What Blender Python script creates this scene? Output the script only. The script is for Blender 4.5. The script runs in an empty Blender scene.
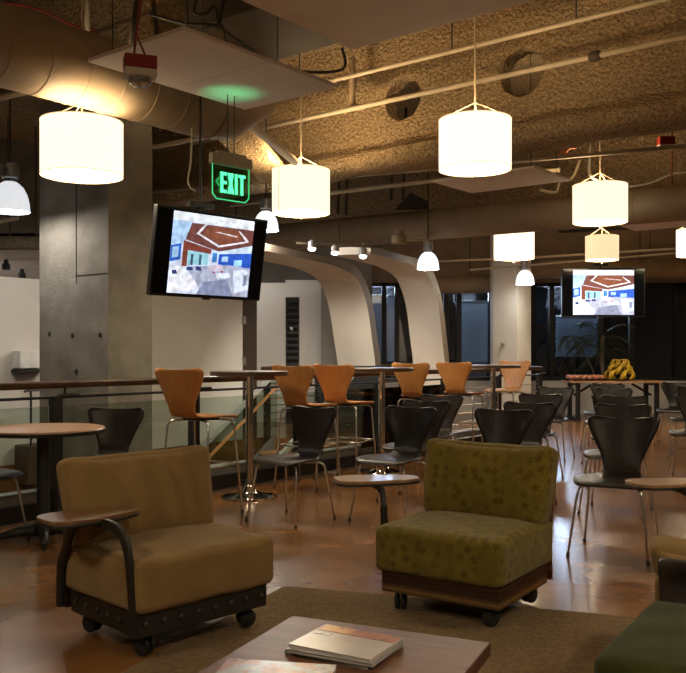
import bpy, math, random
from mathutils import Vector, Matrix, noise
random.seed(7)
PI = math.pi
scn = bpy.context.scene
COL = scn.collection
F = 880.0; CX = 343.0; HY = 351.0; EYE = 1.25

# ------------------------------------------------------------------ world axes
# the building grid runs obliquely to the view: U away-right (along the stair railing), N across the stairwell
A0 = Vector((-2.46, 6.14)); U = Vector((0.62, 0.7846)); N = Vector((-0.7846, 0.62)); V = -N
ANG_U = math.atan2(U.y, U.x)
def UP(t, p, z=0.0):
    q = A0 + U * t + N * p
    return Vector((q.x, q.y, z))
def at(x, y, d):                      # a point of the place seen at (x, y), d metres away
    return Vector(((x - CX) * d / F, d, EYE - (y - HY) * d / F))

# ------------------------------------------------------------------ materials
MATS = {}
def _new(name):
    m = bpy.data.materials.new(name); m.use_nodes = True
    nt = m.node_tree; b = nt.nodes['Principled BSDF']
    return m, nt, b
def mat(name, c1, c2=None, scale=8.0, rough=0.5, metal=0.0, bump=0.0, bscale=None, stretch=None, detail=5.0, coat=0.0, sheen=0.0, spec=0.5, contrast=(0.35, 0.65), rvar=0.0, bdist=.02):
    if name in MATS: return MATS[name]
    m, nt, b = _new(name); L = nt.links
    b.inputs['Roughness'].default_value = rough; b.inputs['Metallic'].default_value = metal
    b.inputs['Specular IOR Level'].default_value = spec
    if coat: b.inputs['Coat Weight'].default_value = coat; b.inputs['Coat Roughness'].default_value = 0.12
    if sheen: b.inputs['Sheen Weight'].default_value = sheen; b.inputs['Sheen Roughness'].default_value = 0.4
    b.inputs['Base Color'].default_value = (*c1, 1)
    tc = nt.nodes.new('ShaderNodeTexCoord'); mp = nt.nodes.new('ShaderNodeMapping')
    L.new(tc.outputs['Object'], mp.inputs['Vector'])
    if stretch: mp.inputs['Scale'].default_value = stretch
    nz = nt.nodes.new('ShaderNodeTexNoise'); nz.inputs['Scale'].default_value = scale; nz.inputs['Detail'].default_value = detail
    L.new(mp.outputs[0], nz.inputs['Vector'])
    cr = nt.nodes.new('ShaderNodeValToRGB')
    cr.color_ramp.elements[0].position = contrast[0]; cr.color_ramp.elements[1].position = contrast[1]
    c2 = c2 or tuple(c * 0.85 for c in c1)
    cr.color_ramp.elements[0].color = (*c2, 1); cr.color_ramp.elements[1].color = (*c1, 1)
    L.new(nz.outputs['Fac'], cr.inputs['Fac']); L.new(cr.outputs['Color'], b.inputs['Base Color'])
    if rvar:
        mr = nt.nodes.new('ShaderNodeMapRange'); mr.inputs['To Min'].default_value = rough - rvar; mr.inputs['To Max'].default_value = rough + rvar
        L.new(nz.outputs['Fac'], mr.inputs['Value']); L.new(mr.outputs[0], b.inputs['Roughness'])
    if bump:
        n2 = nt.nodes.new('ShaderNodeTexNoise'); n2.inputs['Scale'].default_value = bscale or scale * 4; n2.inputs['Detail'].default_value = 4
        L.new(mp.outputs[0], n2.inputs['Vector'])
        bp = nt.nodes.new('ShaderNodeBump'); bp.inputs['Strength'].default_value = bump; bp.inputs['Distance'].default_value = bdist
        L.new(n2.outputs['Fac'], bp.inputs['Height']); L.new(bp.outputs[0], b.inputs['Normal'])
    MATS[name] = m
    return m
def emit(name, c, s):
    if name in MATS: return MATS[name]
    m, nt, b = _new(name)
    b.inputs['Base Color'].default_value = (*[min(1, x * .8) for x in c], 1); b.inputs['Roughness'].default_value = .7
    b.inputs['Emission Color'].default_value = (*c, 1); b.inputs['Emission Strength'].default_value = s
    MATS[name] = m
    return m
def glass(name, tint, gloss=0.08, rough=0.02, fres=1.25):
    if name in MATS: return MATS[name]
    m = bpy.data.materials.new(name); m.use_nodes = True; nt = m.node_tree; nt.nodes.clear(); L = nt.links
    o = nt.nodes.new('ShaderNodeOutputMaterial'); mx = nt.nodes.new('ShaderNodeMixShader')
    tr = nt.nodes.new('ShaderNodeBsdfTransparent'); gl = nt.nodes.new('ShaderNodeBsdfGlossy'); fr = nt.nodes.new('ShaderNodeFresnel')
    ad = nt.nodes.new('ShaderNodeMath'); ad.operation = 'ADD'; ad.use_clamp = True; ad.inputs[1].default_value = gloss
    tr.inputs['Color'].default_value = (*tint, 1); gl.inputs['Roughness'].default_value = rough; fr.inputs['IOR'].default_value = fres
    L.new(fr.outputs[0], ad.inputs[0]); L.new(ad.outputs[0], mx.inputs[0]); L.new(tr.outputs[0], mx.inputs[1]); L.new(gl.outputs[0], mx.inputs[2]); L.new(mx.outputs[0], o.inputs[0])
    MATS[name] = m
    return m

M_FLOOR = mat('stained_concrete', (0.315, 0.142, 0.043), (0.195, 0.083, 0.026), 2.2, 0.24, bump=0.012, bscale=26, detail=9, contrast=(.3, .7), coat=0.2, rvar=.07)
M_SPRAY = mat('sprayed_fireproofing', (0.39, 0.29, 0.175), (0.23, 0.165, 0.095), 34, 0.95, bump=1.0, bscale=30, contrast=(.34, .62), spec=.05, detail=3, bdist=.06)
M_DECK = mat('ceiling_concrete', (0.36, 0.28, 0.18), (0.19, 0.14, 0.085), 24, 0.95, bump=1.0, bscale=22, spec=.05, detail=4, bdist=.05)
M_CONC = mat('board_formed_concrete', (0.30, 0.275, 0.235), (0.205, 0.185, 0.155), 3.2, 0.85, bump=0.25, bscale=40, detail=8, spec=.2)
M_WHITE = mat('white_paint', (0.74, 0.71, 0.66), (0.70, 0.67, 0.62), 2, 0.7, spec=.2)
M_PANEL = mat('white_ceiling_panel', (0.80, 0.73, 0.67), (0.75, 0.68, 0.62), 3, 0.75, bump=.05, bscale=80, spec=.2)
M_CREAM = mat('cream_paint', (0.70, 0.64, 0.55), (0.66, 0.60, 0.51), 3, 0.7, spec=.2)
M_GREYW = mat('grey_wall', (0.30, 0.28, 0.25), None, 3, 0.7, spec=.2)  # plain grey walls, and the painted shade of the passage return
M_DUCT = mat('painted_duct', (0.30, 0.225, 0.15), (0.25, 0.185, 0.12), 4, 0.55, spec=.35)
M_DUCTD = mat('dark_painted_duct', (0.075, 0.054, 0.035), (0.055, 0.04, 0.025), 4, 0.6, spec=.3)
M_PIPE = mat('painted_pipe', (0.52, 0.44, 0.33), (0.44, 0.36, 0.26), 6, 0.5)
M_BLACK = mat('black_metal', (0.018, 0.017, 0.016), (0.012, 0.012, 0.012), 10, 0.45)
M_PLAST = mat('black_plastic', (0.012, 0.012, 0.013), None, 10, 0.35)
M_RUBBER = mat('black_rubber', (0.014, 0.014, 0.014), None, 20, 0.7)
M_CHROME = mat('chrome', (0.66, 0.66, 0.66), (0.60, 0.60, 0.60), 10, 0.17, metal=.72)
M_MIRROR = mat('polished_chrome', (0.80, 0.79, 0.77), (0.75, 0.74, 0.72), 10, 0.10, metal=1.0)
M_STEEL = mat('brushed_steel', (0.50, 0.49, 0.47), (0.42, 0.41, 0.39), 10, 0.32, metal=1.0)
M_GREYM = mat('grey_metal_sheet', (0.34, 0.34, 0.34), (0.28, 0.28, 0.28), 5, 0.4, metal=.6)
M_RAILW = mat('dark_brown_rail', (0.075, 0.036, 0.018), (0.045, 0.02, 0.01), 3, 0.32, stretch=(3, 3, 3))
M_BEECH = mat('orange_beech', (0.62, 0.29, 0.095), (0.52, 0.225, 0.07), 5, 0.4, stretch=(9, 2, 1.2), detail=6)
M_TREAD = mat('tread_wood', (0.52, 0.26, 0.10), (0.42, 0.2, 0.075), 6, 0.45, stretch=(1, 8, 1))
M_TOPW = mat('table_top_wood', (0.44, 0.25, 0.13), (0.34, 0.185, 0.095), 5, 0.38, stretch=(1.5, 9, 1))
M_BARTOP = mat('bar_top_brown', (0.11, 0.065, 0.04), (0.075, 0.042, 0.025), 5, 0.28, stretch=(1.5, 9, 1))
M_TABLET = mat('tablet_walnut', (0.23, 0.115, 0.055), (0.15, 0.072, 0.034), 5, 0.3, stretch=(1.5, 10, 1), coat=.3)
M_TABLET2 = mat('tablet_oak', (0.42, 0.235, 0.12), (0.33, 0.175, 0.085), 5, 0.32, stretch=(1.5, 10, 1), coat=.2)
M_COFFEE = mat('coffee_table_wood', (0.155, 0.066, 0.036), (0.10, 0.042, 0.024), 4, 0.42, stretch=(1.2, 11, 1), detail=8)
M_SHELL = mat('black_stained_plywood', (0.026, 0.020, 0.019), (0.017, 0.013, 0.012), 5, 0.34, stretch=(10, 2, 1.2), spec=.35)
M_SHELLB = mat('brown_stained_plywood', (0.085, 0.045, 0.026), (0.055, 0.03, 0.018), 5, 0.34, stretch=(10, 2, 1.2))
M_TAN = mat('tan_plush', (0.335, 0.215, 0.085), (0.255, 0.16, 0.062), 6, 0.95, bump=0.5, bscale=260, detail=8, sheen=.15, spec=.1, contrast=(.25, .75))
M_OLIVEP = mat('plain_green_plush', (0.046, 0.052, 0.014), (0.03, 0.034, 0.009), 5, 0.95, bump=0.4, bscale=260, detail=8, sheen=.15, spec=.1)
M_RUG = mat('beige_carpet', (0.36, 0.255, 0.15), (0.25, 0.172, 0.098), 60, 1.0, bump=0.9, bscale=180, spec=.05)
M_RED = mat('red_plastic', (0.30, 0.018, 0.012), None, 10, 0.4)
M_SIGNGREY = mat('sign_housing', (0.55, 0.48, 0.38), None, 5, 0.5)
M_JAMB = mat('dark_wood_door', (0.06, 0.04, 0.028), (0.045, 0.03, 0.02), 5, 0.4, stretch=(9, 9, 1))
M_LEAF = mat('palm_leaf', (0.045, 0.06, 0.022), (0.03, 0.04, 0.015), 9, 0.5)
M_TRUNK = mat('palm_trunk', (0.16, 0.12, 0.08), (0.1, 0.075, 0.05), 20, 0.9, bump=.5)
M_BANANA = mat('banana_skin', (0.72, 0.46, 0.03), (0.55, 0.36, 0.03), 9, 0.5)
M_FRUIT = mat('reddish_fruit_skin', (0.50, 0.14, 0.075), (0.62, 0.28, 0.15), 12, 0.35)
M_CLEAR = glass('clear_plastic', (.9, .9, .9), .1, .08, 1.2)
M_RGLASS = glass('railing_glass', (.80, .86, .82), .035, .01, 1.25)
M_WGLASS = glass('window_glass', (.55, .58, .62), .10, .02, 1.4)
M_SGLASS = glass('sign_acrylic', (.55, .95, .70), .06, .02, 1.2)
M_BLIND = mat('pale_roller_blind', (0.52, 0.60, 0.68), (0.46, 0.54, 0.62), 2, 0.8)
M_SKYN = mat('night_facade', (0.015, 0.017, 0.02), (0.008, 0.009, 0.011), .8, 0.9)
M_WIRE = mat('black_cable', (0.02, 0.018, 0.015), None, 10, 0.6)
M_WWIRE = mat('white_cable', (0.62, 0.58, 0.5), None, 10, 0.5)
M_RWIRE = mat('red_cable', (0.25, 0.02, 0.015), None, 10, 0.5)
M_PAPER = mat('paper_edge', (0.62, 0.58, 0.52), (0.5, 0.47, 0.42), 60, 0.7, stretch=(1, 1, 30))

def layered_wood(name, cols):
    m, nt, b = _new(name); L = nt.links
    tc = nt.nodes.new('ShaderNodeTexCoord'); sp = nt.nodes.new('ShaderNodeSeparateXYZ'); L.new(tc.outputs['Object'], sp.inputs[0])
    mr = nt.nodes.new('ShaderNodeMapRange'); mr.inputs['From Min'].default_value = 0.09; mr.inputs['From Max'].default_value = 0.20
    L.new(sp.outputs['Z'], mr.inputs['Value'])
    cr = nt.nodes.new('ShaderNodeValToRGB'); cr.color_ramp.interpolation = 'CONSTANT'
    while len(cr.color_ramp.elements) < len(cols): cr.color_ramp.elements.new(0.5)
    for i, c in enumerate(cols):
        cr.color_ramp.elements[i].position = i / len(cols); cr.color_ramp.elements[i].color = (*c, 1)
    L.new(mr.outputs[0], cr.inputs[0]); L.new(cr.outputs[0], b.inputs['Base Color']); b.inputs['Roughness'].default_value = .4
    return m
M_LAYER = layered_wood('layered_plywood', [(.10, .055, .02), (.20, .115, .04), (.10, .05, .02), (.035, .016, .01), (.05, .02, .012), (.028, .013, .009), (.08, .03, .016), (.035, .016, .01)])

def striped(name, ca, cb, period, axis='Z'):
    m, nt, b = _new(name); L = nt.links
    tc = nt.nodes.new('ShaderNodeTexCoord'); sp = nt.nodes.new('ShaderNodeSeparateXYZ'); L.new(tc.outputs['Object'], sp.inputs[0])
    ml = nt.nodes.new('ShaderNodeMath'); ml.operation = 'MULTIPLY'; ml.inputs[1].default_value = 1 / period; L.new(sp.outputs[axis], ml.inputs[0])
    fr = nt.nodes.new('ShaderNodeMath'); fr.operation = 'FRACT'; L.new(ml.outputs[0], fr.inputs[0])
    cr = nt.nodes.new('ShaderNodeValToRGB'); cr.color_ramp.interpolation = 'CONSTANT'
    cr.color_ramp.elements[0].color = (*ca, 1); cr.color_ramp.elements[1].color = (*cb, 1); cr.color_ramp.elements[1].position = .62
    L.new(fr.outputs[0], cr.inputs[0]); L.new(cr.outputs[0], b.inputs['Base Color']); b.inputs['Roughness'].default_value = .45
    return m
M_STRIPEBACK = striped('striped_reddish_wood', (.09, .022, .014), (.20, .10, .045), .055)

def leaf_velvet(name, base, dark):
    # damask of five-lobed leaves: voronoi cells give each leaf its centre and turn
    m, nt, b = _new(name); L = nt.links; nd = nt.nodes.new
    uv = nd('ShaderNodeUVMap'); sc = nd('ShaderNodeVectorMath'); sc.operation = 'SCALE'; sc.inputs['Scale'].default_value = 17.5
    L.new(uv.outputs[0], sc.inputs[0])
    vo = nd('ShaderNodeTexVoronoi'); vo.voronoi_dimensions = '2D'; vo.inputs['Scale'].default_value = 1.0; vo.inputs['Randomness'].default_value = .75
    L.new(sc.outputs[0], vo.inputs['Vector'])
    sb = nd('ShaderNodeVectorMath'); sb.operation = 'SUBTRACT'; L.new(sc.outputs[0], sb.inputs[0]); L.new(vo.outputs['Position'], sb.inputs[1])
    sp = nd('ShaderNodeSeparateXYZ'); L.new(sb.outputs[0], sp.inputs[0])
    an = nd('ShaderNodeMath'); an.operation = 'ARCTAN2'; L.new(sp.outputs['Y'], an.inputs[0]); L.new(sp.outputs['X'], an.inputs[1])
    hs = nd('ShaderNodeSeparateColor'); L.new(vo.outputs['Color'], hs.inputs[0])
    tw = nd('ShaderNodeMath'); tw.operation = 'MULTIPLY_ADD'; tw.inputs[1].default_value = 6.28; L.new(hs.outputs[0], tw.inputs[0]); L.new(an.outputs[0], tw.inputs[2])
    m5 = nd('ShaderNodeMath'); m5.operation = 'MULTIPLY'; m5.inputs[1].default_value = 5.0; L.new(tw.outputs[0], m5.inputs[0])
    cs = nd('ShaderNodeMath'); cs.operation = 'COSINE'; L.new(m5.outputs[0], cs.inputs[0])
    rr = nd('ShaderNodeMath'); rr.operation = 'MULTIPLY_ADD'; rr.inputs[1].default_value = .09; rr.inputs[2].default_value = .31; L.new(cs.outputs[0], rr.inputs[0])
    df = nd('ShaderNodeMath'); df.operation = 'SUBTRACT'; L.new(rr.outputs[0], df.inputs[0]); L.new(vo.outputs['Distance'], df.inputs[1])
    mr = nd('ShaderNodeMapRange'); mr.inputs['From Min'].default_value = -.06; mr.inputs['From Max'].default_value = .05; L.new(df.outputs[0], mr.inputs['Value'])
    nz = nd('ShaderNodeTexNoise'); nz.inputs['Scale'].default_value = 9; nz.inputs['Detail'].default_value = 7; L.new(uv.outputs[0], nz.inputs['Vector'])
    fd = nd('ShaderNodeMath'); fd.operation = 'MULTIPLY'; L.new(mr.outputs[0], fd.inputs[0])
    n3 = nd('ShaderNodeMapRange'); n3.inputs['From Min'].default_value = .38; n3.inputs['From Max'].default_value = .56; L.new(nz.outputs['Fac'], n3.inputs['Value']); L.new(n3.outputs[0], fd.inputs[1])
    mx = nd('ShaderNodeMix'); mx.data_type = 'RGBA'; mx.inputs['A'].default_value = (*base, 1); mx.inputs['B'].default_value = (*dark, 1)
    L.new(fd.outputs[0], mx.inputs['Factor'])
    m2 = nd('ShaderNodeMix'); m2.data_type = 'RGBA'; m2.blend_type = 'MULTIPLY'; m2.inputs['Factor'].default_value = .5
    L.new(mx.outputs['Result'], m2.inputs['A'])
    cr = nd('ShaderNodeValToRGB'); cr.color_ramp.elements[0].position = .3; cr.color_ramp.elements[1].position = .7
    cr.color_ramp.elements[0].color = (.55, .55, .5, 1); cr.color_ramp.elements[1].color = (1.15, 1.15, 1.1, 1)
    L.new(nz.outputs['Fac'], cr.inputs[0]); L.new(cr.outputs[0], m2.inputs['B']); L.new(m2.outputs['Result'], b.inputs['Base Color'])
    b.inputs['Roughness'].default_value = .9; b.inputs['Sheen Weight'].default_value = .2; b.inputs['Specular IOR Level'].default_value = .1
    n2 = nd('ShaderNodeTexNoise'); n2.inputs['Scale'].default_value = 260; tc = nd('ShaderNodeTexCoord'); L.new(tc.outputs['Object'], n2.inputs['Vector'])
    bp = nd('ShaderNodeBump'); bp.inputs['Strength'].default_value = .4; bp.inputs['Distance'].default_value = .02; L.new(n2.outputs['Fac'], bp.inputs['Height']); L.new(bp.outputs[0], b.inputs['Normal'])
    return m
M_GREEN = leaf_velvet('leaf_pattern_green_velvet', (.215, .160, .024), (.128, .093, .014))

# ------------------------------------------------------------------ mesh building
class MB:
    def __init__(s): s.v = []; s.f = []; s.m = []; s.mats = []
    def mi(s, m):
        if m is None: return 0
        if m not in s.mats: s.mats.append(m)
        return s.mats.index(m)
    def add(s, vs, fs, m=None):
        k = len(s.v); s.v += [tuple(v) for v in vs]; i = s.mi(m)
        for f in fs: s.f.append(tuple(a + k for a in f)); s.m.append(i)
        return s
    def box(s, c, size, rot=None, m=None):
        c = Vector(c); h = Vector(size) / 2; vs = []
        for x in (-1, 1):
            for y in (-1, 1):
                for z in (-1, 1):
                    p = Vector((x * h.x, y * h.y, z * h.z))
                    if rot is not None: p = rot @ p
                    vs.append(c + p)
        return s.add(vs, [(0, 1, 3, 2), (4, 6, 7, 5), (0, 4, 5, 1), (2, 3, 7, 6), (0, 2, 6, 4), (1, 5, 7, 3)], m)
    def bar(s, a, b, w, h, m=None, up=(0, 0, 1)):        # a rectangular bar from a to b
        a = Vector(a); b = Vector(b); d = (b - a); l = d.length; d.normalize(); up = Vector(up)
        if abs(d.dot(up)) > .98: up = Vector((0, 1, 0))
        r = d.cross(up).normalized(); u = r.cross(d)
        return s.box((a + b) / 2, (w, l, h), Matrix((r, d, u)).transposed(), m)
    def tube(s, pts, r, n=8, m=None, cap=True):
        P = [Vector(p) for p in pts]; R = r if isinstance(r, (list, tuple)) else [r] * len(P); vs = []; fs = []
        t0 = (P[1] - P[0]).normalized(); a = t0.orthogonal().normalized()
        for i, p in enumerate(P):
            t = (P[min(i + 1, len(P) - 1)] - P[max(i - 1, 0)]).normalized()
            a = (a - t * a.dot(t)).normalized(); b = t.cross(a)
            for k in range(n):
                w = 2 * PI * k / n; vs.append(p + (a * math.cos(w) + b * math.sin(w)) * R[i])
        for i in range(len(P) - 1):
            for k in range(n): fs.append((i * n + k, i * n + (k + 1) % n, (i + 1) * n + (k + 1) % n, (i + 1) * n + k))
        if cap: fs.append(tuple(range(n - 1, -1, -1))); fs.append(tuple((len(P) - 1) * n + k for k in range(n)))
        return s.add(vs, fs, m)
    def lathe(s, prof, n=24, c=(0, 0, 0), m=None, rot=None):
        c = Vector(c); vs = []; fs = []
        for (r, z) in prof:
            for k in range(n):
                w = 2 * PI * k / n; p = Vector((r * math.cos(w), r * math.sin(w), z))
                vs.append(c + (rot @ p if rot is not None else p))
        for i in range(len(prof) - 1):
            for k in range(n): fs.append((i * n + k, i * n + (k + 1) % n, (i + 1) * n + (k + 1) % n, (i + 1) * n + k))
        if prof[0][0] > 1e-5: fs.append(tuple(range(n - 1, -1, -1)))
        if prof[-1][0] > 1e-5: fs.append(tuple((len(prof) - 1) * n + k for k in range(n)))
        return s.add(vs, fs, m)
    def open_lathe(s, prof, n=32, c=(0, 0, 0), m=None):
        c = Vector(c); vs = []; fs = []
        for (r, z) in prof:
            for k in range(n):
                w = 2 * PI * k / n; vs.append(c + Vector((r * math.cos(w), r * math.sin(w), z)))
        for i in range(len(prof) - 1):
            for k in range(n): fs.append((i * n + k, i * n + (k + 1) % n, (i + 1) * n + (k + 1) % n, (i + 1) * n + k))
        return s.add(vs, fs, m)
    def prism(s, pts, z0, z1, m=None):
        n = len(pts); vs = [Vector((p[0], p[1], z0)) for p in pts] + [Vector((p[0], p[1], z1)) for p in pts]
        fs = [tuple(range(n - 1, -1, -1)), tuple(range(n, 2 * n))] + [(i, (i + 1) % n, n + (i + 1) % n, n + i) for i in range(n)]
        return s.add(vs, fs, m)
    def extrude(s, pts3, off, m=None):                  # planar outline given thickness
        n = len(pts3); off = Vector(off); vs = [Vector(p) for p in pts3] + [Vector(p) + off for p in pts3]
        fs = [tuple(range(n - 1, -1, -1)), tuple(range(n, 2 * n))] + [(i, (i + 1) % n, n + (i + 1) % n, n + i) for i in range(n)]
        return s.add(vs, fs, m)
    def build(s, name, m=None, parent=None, smooth=False, bevel=0, solid=0, uvbox=False, autosmooth=None, recalc=True):
        import bmesh
        me = bpy.data.meshes.new(name); me.from_pydata([tuple(v) for v in s.v], [], s.f)
        if recalc:
            bm = bmesh.new(); bm.from_mesh(me); bmesh.ops.recalc_face_normals(bm, faces=bm.faces); bm.to_mesh(me); bm.free()
        for k in ([m] if m else []) + [q for q in s.mats if q]: me.materials.append(k)
        off = 1 if (m and s.mats) else 0
        if s.mats:
            for p, i in zip(me.polygons, s.m): p.material_index = i + off if not (m and off and False) else i
        if smooth: me.polygons.foreach_set('use_smooth', [True] * len(me.polygons))
        if autosmooth: 
            me.polygons.foreach_set('use_smooth', [True] * len(me.polygons)); me.set_sharp_from_angle(angle=autosmooth)
        if uvbox:
            ul = me.uv_layers.new(name='UVMap')
            for p in me.polygons:
                nn = p.normal; ax = max(range(3), key=lambda i: abs(nn[i]))
                for li in p.loop_indices:
                    co = me.vertices[me.loops[li].vertex_index].co
                    ul.data[li].uv = ((co.y + .37, co.z), (co.x, co.z + .11), (co.x, co.y))[ax]
        o = bpy.data.objects.new(name, me); COL.objects.link(o)
        if parent: o.parent = parent
        if solid:
            md = o.modifiers.new('thickness', 'SOLIDIFY'); md.thickness = solid; md.offset = 0
        if bevel:
            md = o.modifiers.new('soft_edges', 'BEVEL'); md.width = bevel; md.segments = 2; md.limit_method = 'ANGLE'; md.angle_limit = .6
        return o

def thing(name, label, cat, loc=(0, 0, 0), rz=0.0, group=None):
    o = bpy.data.objects.new(name, None); COL.objects.link(o); o.empty_display_size = .1
    o.location = loc; o.rotation_euler = (0, 0, rz)
    return tag(o, label, cat, group)
def tag(o, label, cat, group=None):
    o['label'] = label; o['category'] = cat
    if group: o['group'] = group
    return o
def struct(o): o['kind'] = 'structure'; return o
def spline(ctrl, n=8):
    P = [Vector(p) for p in ctrl]; out = []
    for i in range(len(P) - 1):
        p0 = P[max(i - 1, 0)]; p1 = P[i]; p2 = P[i + 1]; p3 = P[min(i + 2, len(P) - 1)]
        for k in range(n):
            t = k / n; out.append(.5 * ((2 * p1) + (p2 - p0) * t + (2 * p0 - 5 * p1 + 4 * p2 - p3) * t * t + (3 * p1 - p0 - 3 * p2 + p3) * t ** 3))
    out.append(P[-1]); return out
def light(name, kind, loc, energy, color, size=.05, **kw):
    l = bpy.data.lights.new(name, kind); l.energy = energy; l.color = color
    if kind in ('POINT', 'SPOT'): l.shadow_soft_size = size
    if kind == 'AREA': l.size = size
    o = bpy.data.objects.new(name, l); COL.objects.link(o); o.location = loc
    for k, v in kw.items(): setattr(l, k, v)
    return o
def copy_tree(root):
    r = root.copy(); COL.objects.link(r)
    for ch in root.children:
        c = ch.copy(); COL.objects.link(c); c.parent = r
        for g in ch.children:
            d = g.copy(); COL.objects.link(d); d.parent = c
    return r

# ------------------------------------------------------------------ the shell of the room
DECK = 4.75
def upbox(mb, t0, t1, p0, p1, z0, z1, m=None):
    q = [UP(t0, p0), UP(t1, p0), UP(t1, p1), UP(t0, p1)]
    return mb.prism([(a.x, a.y) for a in q], z0, z1, m)
fl = MB()
T0, T1, P0, P1 = -14, 22, -22, 16
upbox(fl, T0, T1, P0, 0.02, -.3, 0)
upbox(fl, 6.05, T1, 0.02, P1, -.3, 0)
upbox(fl, T0, 6.05, 3.10, P1, -.3, 0)
struct(fl.build('floor', M_FLOOR))
lf = MB(); upbox(lf, T0, 8, -.5, 4, -3.5, -3.3); struct(lf.build('floor_lower', M_FLOOR))
dk = MB(); dk.box((0, 7, DECK + .1), (26, 26, .2)); struct(dk.build('ceiling', M_DECK))
w = MB(); w.box((0, -3.6, 2.3), (26, .2, 5)); struct(w.build('wall_front', M_WHITE))
w = MB(); w.box((9.6, 7, 2.3), (.2, 22, 5)); struct(w.build('wall_right', M_GREYW))
w = MB(); w.box((-11, 7, 1.0), (.2, 22, 9)); struct(w.build('wall_left', M_WHITE))
w = MB(); upbox(w, -7, 5.62, 3.12, 3.26, -3.3, 2.06); struct(w.build('wall_stairwell', M_WHITE))
# door leaf at the end of the stairwell wall
dj = MB(); upbox(dj, 5.64, 5.92, 3.13, 3.25, 0, 2.25); d1 = struct(dj.build('door_1', M_JAMB))
hg = MB(); upbox(hg, 5.60, 5.66, 3.09, 3.13, 1.63, 1.74); hg.build('hinge', M_STEEL, d1)
hg = MB(); upbox(hg, 5.60, 5.66, 3.09, 3.13, 1.05, 1.16); hg.build('hinge', M_STEEL, d1)
# walls of the passage behind the arches
def xwall(name, xa, xb, d, z0, z1, m, th=.12, ym=None):
    a = (xa - CX) * d / F; b = (xb - CX) * d / F
    mb = MB(); mb.box(((a + b) / 2, d + th / 2, (z0 + z1) / 2), (b - a, th, z1 - z0)); return struct(mb.build(name, m))
xwall('wall_passage', 216, 285.5, 15.5, 0, 2.45, M_WHITE)
xwall('wall_passage_right', 299.5, 321, 15.5, 0, 2.5, M_WHITE)
xwall('wall_passage_header', 285.5, 299.5, 15.5, 2.2, 2.5, M_WHITE)
xwall('wall_passage_return', 321, 366, 15.3, 0, 2.5, M_GREYW)  # shaded side of the passage wall, its shade put into the grey colour
xwall('wall_passage_end', 60, 372, 17.3, 0, 4.7, M_GREYW)
ld = MB(); a = (286 - CX) * 15.5 / F; b = (299 - CX) * 15.5 / F
ld.box(((a + b) / 2, 15.56, 1.1), (b - a - .01, .05, 2.18)); door2 = struct(ld.build('door_2', M_PLAST))
ls = MB()
for i in range(18): ls.box(((a + b) / 2, 15.525, .2 + i * .11), (b - a - .05, .03, .05), Matrix.Rotation(.5, 3, 'X'))
ls.build('louver', M_BLACK, door2)
kn = MB(); kn.lathe([(0, 0), (.03, .01), (.03, .04), (0, .05)], 12, ((a + b) / 2 - .01, 15.49, 1.64), rot=Matrix.Rotation(PI / 2, 3, 'X')); kn.build('handle', M_CHROME, door2)
sg = MB(); sg.box((at(252, 341, 15.47).x, 15.485, at(252, 341, 15.47).z), (.16, .02, .085)); sgo = sg.build('room_sign', M_PLAST); tag(sgo, 'tiny black room sign on the white passage wall left of the louvered door', 'sign')
si = MB(); si.box((at(252, 341, 15.46).x, 15.47, at(252, 341, 15.46).z), (.075, .006, .02)); si.build('plate', M_STEEL, sgo)
# glazed facade at the back
FD = 17.5
def fx(x): return (x - CX) * FD / F
w = MB(); w.box(((fx(366) + 9.6) / 2, FD + .1, 3.85), (9.6 - fx(366), .2, 2.5)); struct(w.build('wall_back_header', M_DUCT))
w = MB(); w.box(((fx(366) + 9.6) / 2, FD + .1, .33), (9.6 - fx(366), .22, .66)); struct(w.build('wall_back_sill', M_WHITE))
wn = MB()
wn.box(((fx(366) + 9.6) / 2, FD + .12, 1.63), (9.6 - fx(366), .012, 1.94)); win = struct(wn.build('window_1', M_WGLASS))
wf = MB()
for x in (369, 384, 397, 446, 459, 491, 531, 552, 601, 632, 681, 720):
    wf.box((fx(x), FD + .05, 1.63), (.09 if x not in (681, 531) else .2, .1, 1.94))
wf.box(((fx(366) + 9.6) / 2, FD + .05, 2.57), (9.6 - fx(366), .1, .08)); wf.box(((fx(366) + 9.6) / 2, FD + .05, .69), (9.6 - fx(366), .12, .06))
wf.build('window_frame', M_BLACK, win)
w = MB(); w.box((3, FD + 3.6, 2), (26, .2, 10)); struct(w.build('wall_outside', M_SKYN))
w = MB(); w.box((6, FD + 1.9, -.1), (14, 3.6, .2)); struct(w.build('floor_outside', M_SKYN))
for i, (xa, xb, ya, yb, lab) in enumerate([(462, 489, 303, 362, 'pale blue-grey blind in the window left of the white column'), (556, 597, 318, 357, 'pale blue-grey blind in the window below the smaller television'), (370, 382, 297, 362, 'narrow pale blind seen between the two white arches, left of the frame post'), (387, 398, 297, 362, 'narrow pale blind against the inner edge of the right white arch')]):
    a = at(xa, ya, FD + .35); b = at(xb, yb, FD + .35); mb = MB()
    mb.box(((a.x + b.x) / 2, FD + .35, (a.z + b.z) / 2), (b.x - a.x, .012, a.z - b.z)); o = mb.build('window_blind', M_BLIND); tag(o, lab, 'blind')
    mb = MB(); mb.tube([(a.x, FD + .35, a.z + .02), (b.x, FD + .35, a.z + .02)], .03, 10); mb.build('roller', M_GREYM, o)
light('blind_fill', 'AREA', (fx(476), FD + 1.6, 2.5), 120, (.7, .84, 1), .5).rotation_euler = (math.radians(-62), 0, 0)  # area lights added outside the glass to brighten the blinds
light('blind_fill', 'AREA', (fx(578), FD + 1.6, 2.4), 120, (.7, .84, 1), .5).rotation_euler = (math.radians(-62), 0, 0)
light('blind_fill', 'AREA', (fx(384), FD + 1.4, 2.5), 120, (.7, .84, 1), .5).rotation_euler = (math.radians(-62), 0, 0)
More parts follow.
